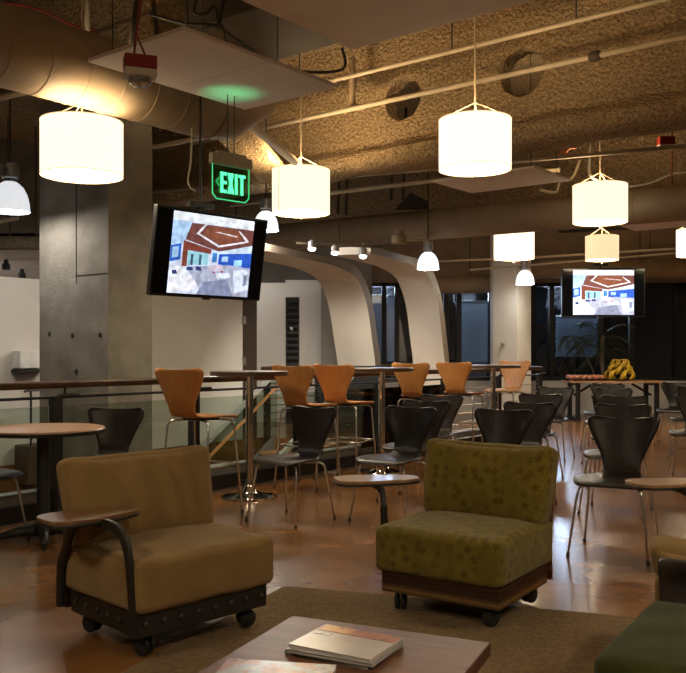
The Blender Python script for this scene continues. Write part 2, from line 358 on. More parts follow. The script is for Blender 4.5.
# white column
cw = MB(); p = at(517, 300, 15.0); q = at(493, 300, 15.4); r = at(531, 300, 15.5)
cw.prism([(p.x, p.y), (r.x, r.y), (r.x - .1, r.y + .25), (q.x, q.y + .3), (q.x, q.y)], 0, DECK); struct(cw.build('wall_column_white', M_WHITE))
mb = MB(); mb.lathe([(0, 0), (.035, .005), (.035, .05), (.02, .06), (0, .06)], 14, at(502, 344, 15.2), rot=Matrix.Rotation(PI / 2, 3, 'X')); tag(mb.build('wall_sensor', M_STEEL), 'small round grey sensor on the white column', 'sensor')
# concrete column
ck = MB(); c0 = Vector((-2.20, 8.25)); k1 = c0 - V * 1.13; k2 = k1 + U * .52; k3 = c0 + U * .52
ck.prism([tuple(c0), tuple(k3), tuple(k2), tuple(k1)], -3.3, DECK); colm = struct(ck.build('wall_column_concrete', M_CONC))
cb = MB(); cq = [c0 - U * .35 + V * .9, c0 - U * .35 - V * 2.6, c0 + U * .9 - V * 2.6, c0 + U * .9 + V * .9]; cb.prism([tuple(a) for a in cq], 3.72, DECK); struct(cb.build('trim_beam_column', M_SPRAY, bevel=.04))
sm = MB()                                             # form joints and tie holes
fv = -V
def colpt(a, z, off=.002): q = c0 + fv * a - U * off; return (q.x, q.y, z)
sm.bar(colpt(.5, 1.9), colpt(.5, 3.0), .008, .006, M_BLACK); sm.bar(colpt(.0, 1.98), colpt(.5, 1.98), .006, .008)
RU = Matrix((Vector((V.x, V.y, 0)), Vector((0, 0, 1)), Vector((-U.x, -U.y, 0)))).transposed()
for a_, z_ in ((.95, 1.42), (.56, 1.40), (.12, 1.40), (.5, 1.05)): sm.lathe([(0, 0), (.022, 0), (.026, .004), (.026, .006)], 12, colpt(a_, z_, .0), rot=RU)
sm.build('joint', mat('joint_grey', (.15, .135, .115)), colm)
# low ceiling beyond the stairwell wall at the left
lc = MB(); lc.prism([(-9.5, 11.8), (-3.4, 11.8), (-3.4, 16.5), (-9.5, 16.5)], 2.6, 2.75); struct(lc.build('ceiling_low', M_WHITE))
w = MB(); w.box((-6.2, 11.35, 3.77), (6.4, .2, 1.98)); struct(w.build('wall_upper_left', M_CONC))
w = MB(); w.box((-6.5, 16.6, 1.4), (6.4, .15, 2.8)); struct(w.build('wall_far_left', M_WHITE))
for x, y, d in ((22, 274, 14.5), (6, 268, 13)):
    mb = MB(); c = Vector((at(x, 260, d).x, d, 2.6)); mb.lathe([(.035, 0), (.035, -.05), (.06, -.07), (.06, -.15), (0, -.15)], 14, c); tag(mb.build('ceiling_spotlight', M_BLACK), 'small black spotlight under the low white ceiling at far left, ' + ('nearer the column' if x == 22 else 'nearer the photo edge'), 'spotlight')
mb = MB(); cpl = Vector((-1.75, 14.4, 2.62)); mb.lathe([(.035, .1), (.035, -.05), (.06, -.07), (.06, -.15), (0, -.15)], 14, cpl); mb.tube([cpl, (cpl.x, cpl.y, DECK)], .01, 6); tag(mb.build('ceiling_spotlight', M_BLACK), 'added fill spotlight in the passage, hidden behind the larger television', 'spotlight')  # made-up fixture for the fill light that brightens the passage walls
light('passage_fill', 'POINT', (-1.75, 14.4, 2.42), 26, (1, .94, .86), .04)  # added fill light for the passage walls
light('far_left_fill', 'POINT', (-7.0, 13.6, 2.0), 55, (1, .96, .9), .25)  # plain point light added without a fixture to brighten the low ceiling area
# sprayed steel beam with round web openings
BO = Vector((.62, 9.6))
def BV(v, z, off=0.0): q = BO + V * v - U * off; return Vector((q.x, q.y, z))
bm_ = MB()
holes = [(-.02 + .06, 4.0, .235), (1.46, 4.0, .235)]
def rect(v0, v1, z0, z1, off, m=None):
    bm_.add([BV(v0, z0, off), BV(v1, z0, off), BV(v1, z1, off), BV(v0, z1, off)], [(0, 1, 2, 3)], m)
hs = .38; va, vb = -7.0, 9.0
for off in (0.0, -.2):
    prev = va
    for (hv, hz, hr) in holes:
        rect(prev, hv - hs, 3.45, DECK, off); rect(hv - hs, hv + hs, 3.45, hz - hs, off); rect(hv - hs, hv + hs, hz + hs, DECK, off); prev = hv + hs
        n = 40; vs = []; fs = []
        for k in range(n):
            w_ = 2 * PI * k / n; c_, s_ = math.cos(w_), math.sin(w_); e = hs / max(abs(c_), abs(s_)); r_ = hr * (1 + .06 * noise.noise((c_ * 2 + hv, s_ * 2, 0)))
            vs += [BV(hv + r_ * c_, hz + r_ * s_, off), BV(hv + (r_ + .05) * c_, hz + (r_ + .05) * s_, off + (.02 if off == 0 else 0)), BV(hv + e * c_, hz + e * s_, off)]
        for k in range(n):
            j = (k + 1) % n; fs += [(3 * k, 3 * j, 3 * j + 1, 3 * k + 1), (3 * k + 1, 3 * j + 1, 3 * j + 2, 3 * k + 2)]
        bm_.add(vs, fs)
    rect(prev, vb, 3.45, DECK, off)
for (hv, hz, hr) in holes:
    n = 40; vs = []
    for k in range(n):
        w_ = 2 * PI * k / n; c_, s_ = math.cos(w_), math.sin(w_); r_ = hr * (1 + .06 * noise.noise((c_ * 2 + hv, s_ * 2, 0)))
        vs += [BV(hv + r_ * c_, hz + r_ * s_, 0), BV(hv + r_ * c_, hz + r_ * s_, -.2)]
    bm_.add(vs, [(2 * k, 2 * ((k + 1) % n), 2 * ((k + 1) % n) + 1, 2 * k + 1) for k in range(n)])
# bottom flange: a lumpy rounded swelling
nseg = 160; prof = [(0, 3.56), (.05, 3.50), (.13, 3.47), (.19, 3.42), (.20, 3.34), (.15, 3.27), (0, 3.25), (-.1, 3.25), (-.28, 3.27), (-.3, 3.36), (-.26, 3.44), (-.1, 3.5)]
vs = []; fs = []
for i in range(nseg + 1):
    v_ = va + (vb - va) * i / nseg
    for (o_, z_) in prof:
        g = .028 * noise.noise((v_ * 2.5, o_ * 9, z_ * 9)); vs.append(BV(v_, z_ + g, o_ + g))
for i in range(nseg):
    for k in range(len(prof)): j = (k + 1) % len(prof); fs.append((i * len(prof) + k, i * len(prof) + j, (i + 1) * len(prof) + j, (i + 1) * len(prof) + k))
bm_.add(vs, fs)
struct(bm_.build('trim_beam', M_SPRAY, autosmooth=.9))
# diagonal brace below the beam
br = MB(); br.bar(at(212, 108, 7.9), at(276, 178, 9.9), .40, .1); struct(br.build('trim_brace', M_SPRAY, bevel=.03))
# second beam, further back, and a deep header against the deck to close the view above the passage
b2 = MB(); b2.bar(BV(-9, 3.9, -3.6), BV(9, 3.9, -3.6), .4, 1.5); struct(b2.build('trim_beam_far', M_SPRAY))

# ------------------------------------------------------------------ ceiling services
def ring_duct(name, pts, r, m, label, seam=None, cat='duct', parent=None):
    if seam:
        a, b = Vector(pts[0]), Vector(pts[-1]); L_ = (b - a).length; d = (b - a).normalized(); P = [a]; RR = [r]; k = seam / 2
        while k < L_ - .03:
            P += [a + d * (k - .006), a + d * k, a + d * (k + .006)]; RR += [r, r + .0045, r]; k += seam
        P.append(b); RR.append(r); mb = MB(); mb.tube(P, RR, 36)
    else:
        mb = MB(); mb.tube(pts, r, 28)
    o = mb.build(name, m, autosmooth=.42); tag(o, label, cat)
    return o
SD0 = Vector((-.39 * 5.9, 5.9, 3.30))
sd = lambda t: (SD0.x + U.x * t, SD0.y + U.y * t, SD0.z)
ring_duct('round_duct', [sd(-5), sd(1.86)], .27, M_DUCT, 'fat brown round air duct crossing the upper left corner of the ceiling', seam=.30)
mb = MB(); e = Vector(sd(1.86)); mb.tube([e, e + Vector((U.x * .2, U.y * .2, .02)), e + Vector((U.x * .36 + .1, U.y * .36 - .02, .16)), e + Vector((U.x * .42 + .2, U.y * .42, .6)), e + Vector((U.x * .42 + .2, U.y * .42, 1.44))], [.27, .27, .26, .24, .24], 24)
tag(mb.build('duct_elbow', M_DUCT, autosmooth=.9), 'brown elbow turning up at the end of the fat round duct behind the ceiling panel', 'duct')
DA = at(275, 239, 13.2); DB = at(680, 204, 10.1); DA.z = DB.z = 2.945; dd = (DB - DA).normalized()
ring_duct('round_duct', [DA - dd * 2.5, DB + dd * 3], .20, M_DUCT, 'long brown round duct running straight across behind the drum lamps', seam=1.2)
ring_duct('round_duct', spline([at(430, 285, 16.2), at(490, 284, 16.2), at(512, 281, 16.2), at(530, 272, 16.2), at(552, 269, 16.2), at(610, 269, 16.2), at(720, 269, 16.2)], 6), .165, M_DUCT, 'brown round duct over the rear windows with a step up beside the white column')
ring_duct('round_duct', [at(-60, 243, 9.6), at(20, 243, 9.6), at(44, 243.5, 9.7)], .075, mat('lagged_pipe', (.16, .12, .075), (.1, .075, .045), 12, .9, bump=.5), 'stubby lagged brown pipe ending at the left face of the concrete column', cat='pipe')
ring_duct('round_duct', [at(560, 222, 16.6), at(800, 208, 14.6)], .21, M_DUCTD, 'dark brown round duct at the far right behind the drum lamp')
ring_duct('round_duct', [BV(-5, 3.84, -.62), BV(7, 3.84, -.62)], .13, M_DUCTD, 'dark round duct added behind the beam to darken its two round holes')  # made-up duct, put in so the lower half of the holes looks dark
for o_ in list(COL.objects):
    if o_.name.startswith('round_duct') and ('step up' in o_['label'] or 'lagged' in o_['label']):
        for x_, y_, d_ in (((470, 285, 16.2), (640, 269, 16.2)) if 'step up' in o_['label'] else ((10, 243, 9.6), (36, 243, 9.66))):
            p_ = at(x_, y_, d_); k_ = MB(); k_.tube([p_, (p_.x, p_.y, DECK)], .01, 6); k_.build('hanger', M_DUCTD, o_)
re = Vector((-.29, 6.95, 3.82)); mb = MB(); mb.bar(re - Vector((U.x, U.y, 0)) * .88, re, .87, .42)
tag(mb.build('duct_box', M_DUCTD, bevel=.01), 'dark brown sheet-metal duct box at the top of the photo above the white panels', 'duct')
# pipes along the beam
def pipe(label, pts, r, m=M_PIPE, n=10, name='pipe', cat='pipe', coupl=(), hang=()):
    mb = MB(); mb.tube(pts, r, n); o = mb.build(name, m, smooth=True); tag(o, label, cat)
    if hang:
        for c in hang: k = MB(); k.tube([Vector(c), (c[0], c[1], DECK)], .007, 6); k.build('hanger', M_DUCTD, o)
    for c, dvec in coupl:
        k = MB(); d = Vector(dvec).normalized(); k.tube([Vector(c) - d * .05, Vector(c) - d * .02, Vector(c) + d * .02, Vector(c) + d * .05], [r * 1.5, r * 1.9, r * 1.9, r * 1.5], n); k.build('coupling', M_DUCTD, o)
    return o
pipe('cream sprinkler pipe crossing in front of both round holes of the beam', [BV(-3.6, 3.88, .36), BV(6, 3.88, .36)], .026, coupl=[(BV(2.36, 3.88, .36), (V.x, V.y, 0))])
pipe('upper cream pipe running along the beam just below the ceiling', [BV(-2.0, 4.22, .40), BV(6, 4.22, .40)], .022)
for i, v_ in enumerate((-1.1, .9, 2.2)):
    pipe('thin hanger rod holding the upper cream pipe, ' + ['left of the two round holes', 'between the two round holes', 'right of the two round holes'][i], [BV(v_, 4.22, .40), BV(v_, DECK, .40)], .008, M_BLACK, 6, 'hanger_rod', 'rod')
pipe('bare grey tube slanting down to the drum lamp in front of the beam', [at(224, 113, 7.5), at(243, 118, 7.7), at(300, 166, 8.9)], .04, M_PIPE, 12)
pipe('thin cream pipe crossing below the beam and behind the middle drum lamp', [at(150, 192, 11.5), at(400, 172, 10.4), at(686, 146, 9.0)], .022)
pipe('thin dark cream pipe a little lower behind the middle drum lamp', [at(230, 205, 12.0), at(440, 180, 11), at(560, 170, 10.6)], .028)
pipe('long thin pipe in front of the dark space over the rear windows', [at(400, 263, 14.9), at(540, 257, 14.9), at(686, 248, 14.9)], .02, hang=[at(470, 260, 14.9), at(650, 250.4, 14.9)])
pipe('second thin pipe over the rear windows, right half', [at(470, 270, 15), at(700, 251, 15)], .018)
pipe('grey elbow pipe bending down beside the left round hole of the beam', spline([BV(-.42, 4.45, .3), BV(-.42, 4.15, .3), BV(-.42, 3.98, .3), BV(-.36, 3.9, .32), BV(-.2, 3.88, .34)], 5), .035, M_DUCT)
pipe('thin pipe slanting at the upper left behind the fat duct', [at(-10, 100, 7.5), at(90, 76, 7.5)], .03, M_PIPE)
pipe('thin cream pipe behind the left drum lamp running to the brace', [at(-5, 118, 10.5), at(30, 112, 10.5), at(155, 147, 10.3), at(230, 132, 10.0)], .03, M_PIPE)
pipe('short cream pipe stub hanging above the left drum lamp', [at(49, 125, 9), at(49, 0, 9)], .03, M_PIPE, hang=[at(49, 10, 9)])
pipe('short pale pipe end poking out beside the left glass pendant', [at(-20, 225, 9.4), at(18, 218, 9.3)], .022, M_PIPE, hang=[at(8, 221, 9.33)])
pipe('vertical cream rod at the top edge above the fat duct', [at(87, 34, 7.0), at(87, -20, 7.0)], .02, M_PIPE)
pipe('slanting steel strut running up from the fat duct to the top edge', [at(85, 37, 6.8), at(185, -2, 6.8)], .018, M_DUCT)
pipe('vertical dark strut beside the red cable of the alarm', [at(131, 44, 6.2), at(138, -10, 6.2)], .018, M_DUCTD)
pipe('second vertical dark strut right of the alarm cable', [at(158, 40, 6.6), at(152, -10, 6.6)], .018, M_DUCTD)
pipe('red cable sagging over the ceiling above the fat duct', spline([at(0, 2, 7.2), at(40, 10, 7.2), at(75, 26, 7.2), at(100, 30, 7.2)], 5), .008, M_RWIRE, 6, 'cable', 'cable')
pipe('thick black cable draped along the edge of the white ceiling panel', spline([at(150, 14, 6.3), at(185, 24, 6.3), at(215, 26, 6.3), at(240, 42, 6.5), at(272, 63, 6.8), at(305, 72, 7.0), at(343, 69, 7.0), at(342, 48, 7.0)], 6), .012, M_WIRE, 7, 'cable', 'cable')
pipe('loose black cable looping over the corner of the dark duct', spline([at(203, 34, 6.0), at(208, 27, 5.9), at(222, 26, 5.9), at(228, 44, 6.0), at(250, 56, 6.3), at(275, 66, 6.7)], 6), .009, M_WIRE, 7, 'cable', 'cable')
pipe('tangle of thin black wires hanging at the top edge above the panel', spline([at(198, -5, 6.2), at(194, 12, 6.2), at(205, 14, 6.2), at(214, 6, 6.2), at(218, 20, 6.2), at(219, 28, 6.2), at(224, -4, 6.2)], 6), .012, M_WIRE, 6, 'cable', 'cable')
pipe('white conduit curving down to the drum lamp on the right', spline([at(590, 142, 9.6), at(589, 170, 9.6), at(592, 177, 9.6), at(598, 181, 9.75)], 5), .014, M_WWIRE, 8, 'conduit', 'conduit')
pipe('white cable sagging across the back ceiling right of the drum lamp', spline([at(628, 187, 10.5), at(650, 183, 10.5), at(672, 174, 10.5), at(690, 172, 10.5)], 5), .012, M_WWIRE, 6, 'cable', 'cable', hang=[at(672, 174, 10.5)])
pipe('orange cable coil hanging from the beam right of the front drum lamp', spline([at(558, 156, 9.6), at(562, 150, 9.6), at(567, 155, 9.6), at(562, 158, 9.6), at(569, 149, 9.6), at(576, 148, 9.6)], 5), .009, mat('orange_cable', (.6, .16, .05)), 6, 'cable', 'cable')
pipe('twisting grey conduit in the dark behind the front drum lamp', spline([at(540, 190, 11), at(556, 192, 11), at(560, 182, 11), at(572, 178, 11), at(580, 160, 11)], 5), .018, M_PIPE, 8, 'conduit', 'conduit')
pipe('thin red rod hanging below the red box at the right', [at(672, 150, 9.4), at(672, 184, 9.4)], .008, M_RWIRE, 6, 'conduit', 'conduit')
pipe('thin white cable hanging to the bracket of the larger television', spline([at(192, 128, 7.0), at(191, 160, 7.0), at(188, 183, 7.0), at(196, 192, 7.0)], 4), .008, M_WWIRE, 6, 'cable', 'cable')
pipe('red wire dangling left of the exit sign', [at(218, 134, 7.6), at(219, 152, 7.6)], .007, M_RWIRE, 6, 'cable', 'cable', hang=[at(218, 134, 7.6)])
for i, (x, y0, y1, d) in enumerate([(391, 200, 168, 12), (403, 200, 168, 12), (346, 215, 185, 12), (338, 214, 190, 12.3)]):
    pipe(['dark hanger rod above the long straight duct, left of the black speaker', 'dark hanger rod above the long straight duct, touching the black speaker', 'dark hanger rod just right of the middle drum lamp', 'dark hanger rod hidden close beside the middle drum lamp'][i], [at(x, y0, d), at(x + 3, y1 - 60, d)], .02, M_DUCTD, 6, 'hanger_rod', 'rod')
mb = MB(); c = at(412, 203, 11.6); mb.extrude([c + Vector((-.2, 0, -.05)), c + Vector((.22, 0, -.05)), c + Vector((.2, 0, .03)), c + Vector((-.02, 0, .14))], (0, .25, 0))
tag(mb.build('ceiling_speaker', M_PLAST, bevel=.01), 'black wedge-shaped speaker sitting above the long straight duct', 'speaker')
mb = MB(); c = at(399, 239, 10.4); mb.lathe([(.09, .0), (.09, .1), (.06, .11), (.06, .16)], 16, c - Vector((0, 0, .06))); o = mb.build('junction_box', M_DUCT, autosmooth=.5); tag(o, 'round brown junction box under the long straight duct', 'junction box')
mb = MB(); mb.tube([c + Vector((.05, 0, -.01)), c + Vector((.35, .05, -.01))], .015); mb.build('conduit', M_PIPE, o)
mb = MB(); mb.box(at(666, 141, 9.4), (.16, .1, .08), m=M_RED); o = mb.build('fire_alarm', None); tag(o, 'small red alarm box with white underside fixed to the beam at right', 'alarm')
mb = MB(); mb.box(at(666, 147, 9.4), (.17, .11, .035)); mb.build('base', M_WHITE, o)
# white ceiling panels
def panel(name, c, lu, lv, label, th=.025, split=True):
    t = thing(name, label, 'panel', (c.x, c.y, c.z), ANG_U)
    n = 2 if split else 1
    for i in range(n):
        mb = MB(); l = lu / n; mb.box((l * (i + .5), -lv / 2, 0), (l - .008, lv, th)); mb.build('panel_sheet', M_PANEL, t, bevel=.004)
    mb = MB()
    for x_ in (.12, min(lu - .12, .9)):
        for y_ in (-.1, -lv + .1): mb.tube([(x_, y_, th / 2), (x_, y_, DECK - c.z)], .004, 5)
    mb.build('hanger_wire', M_WIRE, t)
    return t
panel('ceiling_panel', at(87, 60, 5.59), 1.42, .91, 'white ceiling panel in two sheets hanging above the exit sign')
c2 = at(353, 48, 6.1); uu = Vector((U.x, U.y, 0))
panel('ceiling_panel', c2 - uu * 2.2, 2.2, 1.37, 'large white ceiling panel cut off by the top edge of the photo')
panel('ceiling_panel', at(432, 181, 9.47), .85, 1.2, 'white ceiling panel behind the front drum lamp', split=False)
panel('ceiling_panel', at(612, 223, 11.8), .9, 1.3, 'pale ceiling panel below the right end of the duct, beside the small drum lamp', split=False)
# fire alarm strobe
ft = thing('alarm_strobe', 'red and white fire alarm strobe dangling on a red cable below the white ceiling panel', 'alarm', at(140, 72, 4.6), math.radians(20))
mb = MB(); mb.box((0, 0, .045), (.165, .1, .07)); mb.build('back_box', M_RED, ft, bevel=.006)
mb = MB(); mb.prism([(-.082, -.055), (.082, -.055), (.082, .05), (-.082, .05)], -.035, .01); mb.build('housing', M_WHITE, ft, bevel=.008)
mb = MB(); mb.lathe([(.06, -.035), (.055, -.06), (.035, -.075), (0, -.08)], 18); mb.build('lens', glass('strobe_lens', (.9, .9, .9), .25, .05, 1.4), ft, smooth=True)
mb = MB(); mb.lathe([(.015, -.04), (.015, -.065), (0, -.066)], 10); mb.build('flash_tube', M_CHROME, ft)
mb = MB(); mb.tube(spline([(-.03, 0, .08), (-.02, 0, .2), (.0, 0, .35), (.03, .05, .7), (.03, .1, 2.04)], 4), .006, 6); mb.tube([(.03, 0, .08), (-.02, 0, .2)], .005, 6); mb.build('cable', M_RWIRE, ft)

# ------------------------------------------------------------------ text by hand: EXIT
ex = thing('exit_sign', 'green lit EXIT sign of clear acrylic hanging above the larger television', 'sign', at(231, 172, 6.3), ANG_U - math.radians(6))
mb = MB(); mb.box((0, 0, .075), (.36, .05, .075)); mb.box((0, 0, .12), (.26, .04, .03)); mb.build('housing', M_SIGNGREY, ex, bevel=.006)
pl = [(-.165, .04), (-.165, -.17), (-.13, -.205), (.13, -.205), (.165, -.17), (.165, .04)]
mb = MB(); mb.extrude([(x, .004, z) for x, z in pl], (0, -.008, 0)); mb.build('acrylic_plate', M_SGLASS, ex)
mb = MB(); ed = [(x, 0, z) for x, z in pl]
for i in range(5): mb.tube([ed[i], ed[i + 1]], .0045, 6)
mb.build('lit_edge', emit('green_edge', (.08, .8, .3), .8), ex)
mb = MB(); yv = -.008
def strokes(x0, segs, w_=.016):
    for (xa, za, xb, zb) in segs: mb.bar((x0 + xa, yv, za), (x0 + xb, yv, zb), .004, w_, up=(0, 0, 1)) if abs(za - zb) < abs(xa - xb) else mb.box((x0 + (xa + xb) / 2, yv, (za + zb) / 2), (w_, .004, abs(za - zb)))
zt, zb = -.012, -.158; zm = (zt + zb) / 2
def bx2(xa, xb, za, zb_): mb.box(((xa + xb) / 2, yv, (za + zb_) / 2), (xb - xa, .004, abs(za - zb_)))
s_ = .021
# E
x0 = -.098; bx2(x0, x0 + s_, zt, zb); 
for z_ in (zt - s_ / 2, zm, zb + s_ / 2): bx2(x0, x0 + .052, z_ + s_ / 2, z_ - s_ / 2)
# X
x0 = -.036
for sg_ in (1, -1):
    mb.extrude([(x0 + (0 if sg_ > 0 else .056 - .024), yv + .002, zt), (x0 + (.024 if sg_ > 0 else .056), yv + .002, zt), (x0 + (.056 if sg_ > 0 else .024), yv + .002, zb), (x0 + (.032 if sg_ > 0 else 0), yv + .002, zb)], (0, -.004 - .0005 * sg_, 0))
# I
x0 = .031; bx2(x0, x0 + s_, zt, zb)
# T
x0 = .063; bx2(x0, x0 + .062, zt, zt - s_); bx2(x0 + .031 - s_ / 2, x0 + .031 + s_ / 2, zt, zb)
mb.build('letters', emit('exit_green', (.10, 1.0, .42), 1.6), ex)
mb = MB()
for k in (1, -1): mb.bar((-.112, yv, zm + k * .03), (-.138, yv, zm), .004, .010)
mb.build('arrow', emit('exit_green_dim', (.04, .7, .2), .5), ex)
mb = MB(); mb.tube([(-.03, 0, .12), (-.03, 0, .55)], .004, 6); mb.build('hanger_rod', M_WIRE, ex); mb = MB(); mb.tube([(.03, 0, .12), (.03, 0, .55)], .004, 6); mb.build('hanger_rod', M_WIRE, ex)
light('exit_lamp', 'SPOT', tuple(at(231, 155, 6.28) + Vector((0, 0, .03))), 5, (.12, 1, .42), .03, spot_size=math.radians(70), spot_blend=1.0).rotation_euler = (PI, 0, 0)

# ------------------------------------------------------------------ televisions
SCR = [  # picture of a lounge on the screen, in screen fractions (x right, y down)
    ([(0, 0), (1, 0), (1, 1), (0, 1)], (.62, .70, .90)),
    ([(0, 0), (1, 0), (1, .11), (0, .11)], (.80, .88, .98)),
    ([(.0, .11), (.22, .11), (.16, .36), (.0, .44)], (.42, .62, .95)),
    ([(.22, .12), (1, .12), (1, .32), (.58, .44), (.16, .33)], (.16, .055, .05)),
    ([(.42, .13), (.78, .13), (.93, .24), (.6, .36), (.36, .25)], (.22, .075, .045)),
    ([(.38, .115), (.41, .115), (.31, .25), (.28, .25)], (.9, .9, 1)), ([(.28, .24), (.31, .235), (.60, .375), (.57, .39)], (.85, .88, 1)),
    ([(.60, .38), (.58, .36), (.93, .265), (.95, .28)], (.9, .9, 1)), ([(.80, .15), (.82, .15), (.95, .27), (.92, .28)], (.85, .88, 1)),
    ([(.5, .20), (.56, .19), (.8, .22), (.78, .235)], (.7, .6, .65)),
    ([(.58, .44), (1, .32), (1, .42), (.60, .47)], (.62, .80, 1)),
    ([(0, .42), (.12, .38), (.12, .58), (0, .62)], (.03, .12, .55)), ([(.58, .47), (1, .42), (1, .62), (.58, .62)], (.02, .10, .60)),
    ([(.02, .44), (.09, .42), (.09, .55), (.02, .57)], (.35, .6, .9)),
    ([(.14, .34), (.48, .42), (.48, .48), (.2, .46), (.2, .66), (.14, .66)], (.20, .05, .035)),
    ([(.20, .46), (.45, .48), (.45, .62), (.20, .64)], (.30, .62, .75)), ([(.24, .5), (.27, .5), (.27, .64), (.24, .64)], (.05, .1, .2)), ([(.34, .5), (.37, .5), (.37, .63), (.34, .63)], (.05, .1, .2)),
    ([(.50, .46), (.56, .46), (.56, .58), (.50, .58)], (.05, .22, .6)), ([(.62, .5), (.7, .49), (.7, .56), (.62, .56)], (.4, .65, .95)), ([(.78, .53), (.88, .52), (.88, .60), (.78, .61)], (.35, .68, .95)),
    ([(.2, .66), (.7, .60), (1, .62), (1, 1), (.4, 1)], (.40, .45, .62)),
    ([(0, .70), (.14, .66), (.34, .86), (.36, .92), (0, 1)], (.80, .85, .98)),
    ([(.42, .84), (.72, .78), (.80, 1), (.34, 1)], (.22, .26, .42)),
    ([(.46, .62), (.62, .60), (.66, .68), (.48, .70)], (.62, .55, .72)), ([(.56, .72), (.74, .70), (.76, .76), (.58, .78)], (.70, .78, .92)),
    ([(.78, .66), (.96, .64), (1, .9), (.82, .96)], (.66, .76, .95)), ([(.92, .72), (.97, .7), (.97, .84), (.92, .86)], (.22, .26, .4)),
    ([(.03, .72), (.08, .71), (.1, .76), (.04, .77)], (.02, .05, .15)), ([(.2, .67), (.27, .66), (.28, .7), (.2, .71)], (.02, .05, .2)), ([(.31, .65), (.37, .65), (.38, .7), (.31, .7)], (.03, .05, .2)),
    ([(.52, .70), (.55, .70), (.55, .72), (.52, .72)], (.35, .05, .1)), ([(.62, .68), (.65, .68), (.65, .705), (.62, .705)], (.35, .05, .12)),
]
def screen_mat(name, c):
    if name in MATS: return MATS[name]
    m = emit(name, c, 1.0); nt = m.node_tree; b = nt.nodes['Principled BSDF']; L = nt.links
    tc = nt.nodes.new('ShaderNodeTexCoord'); nz = nt.nodes.new('ShaderNodeTexNoise'); nz.inputs['Scale'].default_value = 22; nz.inputs['Detail'].default_value = 3
    mr = nt.nodes.new('ShaderNodeMapRange'); mr.inputs['From Min'].default_value = .3; mr.inputs['From Max'].default_value = .7; mr.inputs['To Min'].default_value = .6; mr.inputs['To Max'].default_value = 1.3
    L.new(tc.outputs['Object'], nz.inputs['Vector']); L.new(nz.outputs['Fac'], mr.inputs['Value']); L.new(mr.outputs[0], b.inputs['Emission Strength'])
    return m
def television(name, label, loc, rz, tilt, w_, h_, pole):
    t = thing(name, label, 'television', loc, rz)
    R = Matrix.Rotation(tilt, 3, 'X')           # leaning forward over the room
    def T(x, y, z): return R @ Vector((x, y, z))
    mb = MB(); mb.box(T(0, .0, 0), (w_, .05, h_), R); mb.box(T(0, .045, -.02), (w_ * .7, .05, h_ * .6), R); mb.build('body', M_PLAST, t, bevel=.006)
    mb = MB(); mb.box(T(0, -.0265, 0), (w_ - .03, .003, h_ - .035), R); mb.build('glass_front', mat('screen_glass', (.004, .004, .005), None, 10, .12), t)
    iw = w_ * .73; ih = h_ * .92; k = MB()
    for i, (poly, c) in enumerate(SCR):
        m = screen_mat('screen_%02d' % i, c)
        k.add([T(-iw / 2 + p[0] * iw, -.0285 - i * .00012, ih / 2 - p[1] * ih) for p in poly], [tuple(range(len(poly)))], m)
    k.build('picture', None, t, recalc=False)
    mb = MB(); mb.box(T(0, .09, .1), (.28, .05, .22), R); mb.bar((0, .12, .1), (0, .12, .42), .05, .05); mb.box((0, .12, h_ / 2 + .07), (.24, .06, .04)); mb.tube([(0, .12, .2), (0, .12, pole)], .010, 10); mb.build('mount', M_BLACK, t)
    mb = MB(); mb.box(T(0, -.002, -h_ / 2 - .006), (.06, .03, .014), R); mb.build('sensor', M_PLAST, t)
    return t
TV1 = at(210, 255.5, 6.85)
television('television', 'larger tilted black television hanging in front of the concrete column', TV1, math.atan2(.73, .68), math.radians(9), 1.08, .665, DECK - TV1.z)
TV2 = at(603, 292.5, 15.0)
television('television', 'smaller black television hanging in front of the rear windows', TV2, 0, 0, 1.42, .83, DECK - TV2.z)

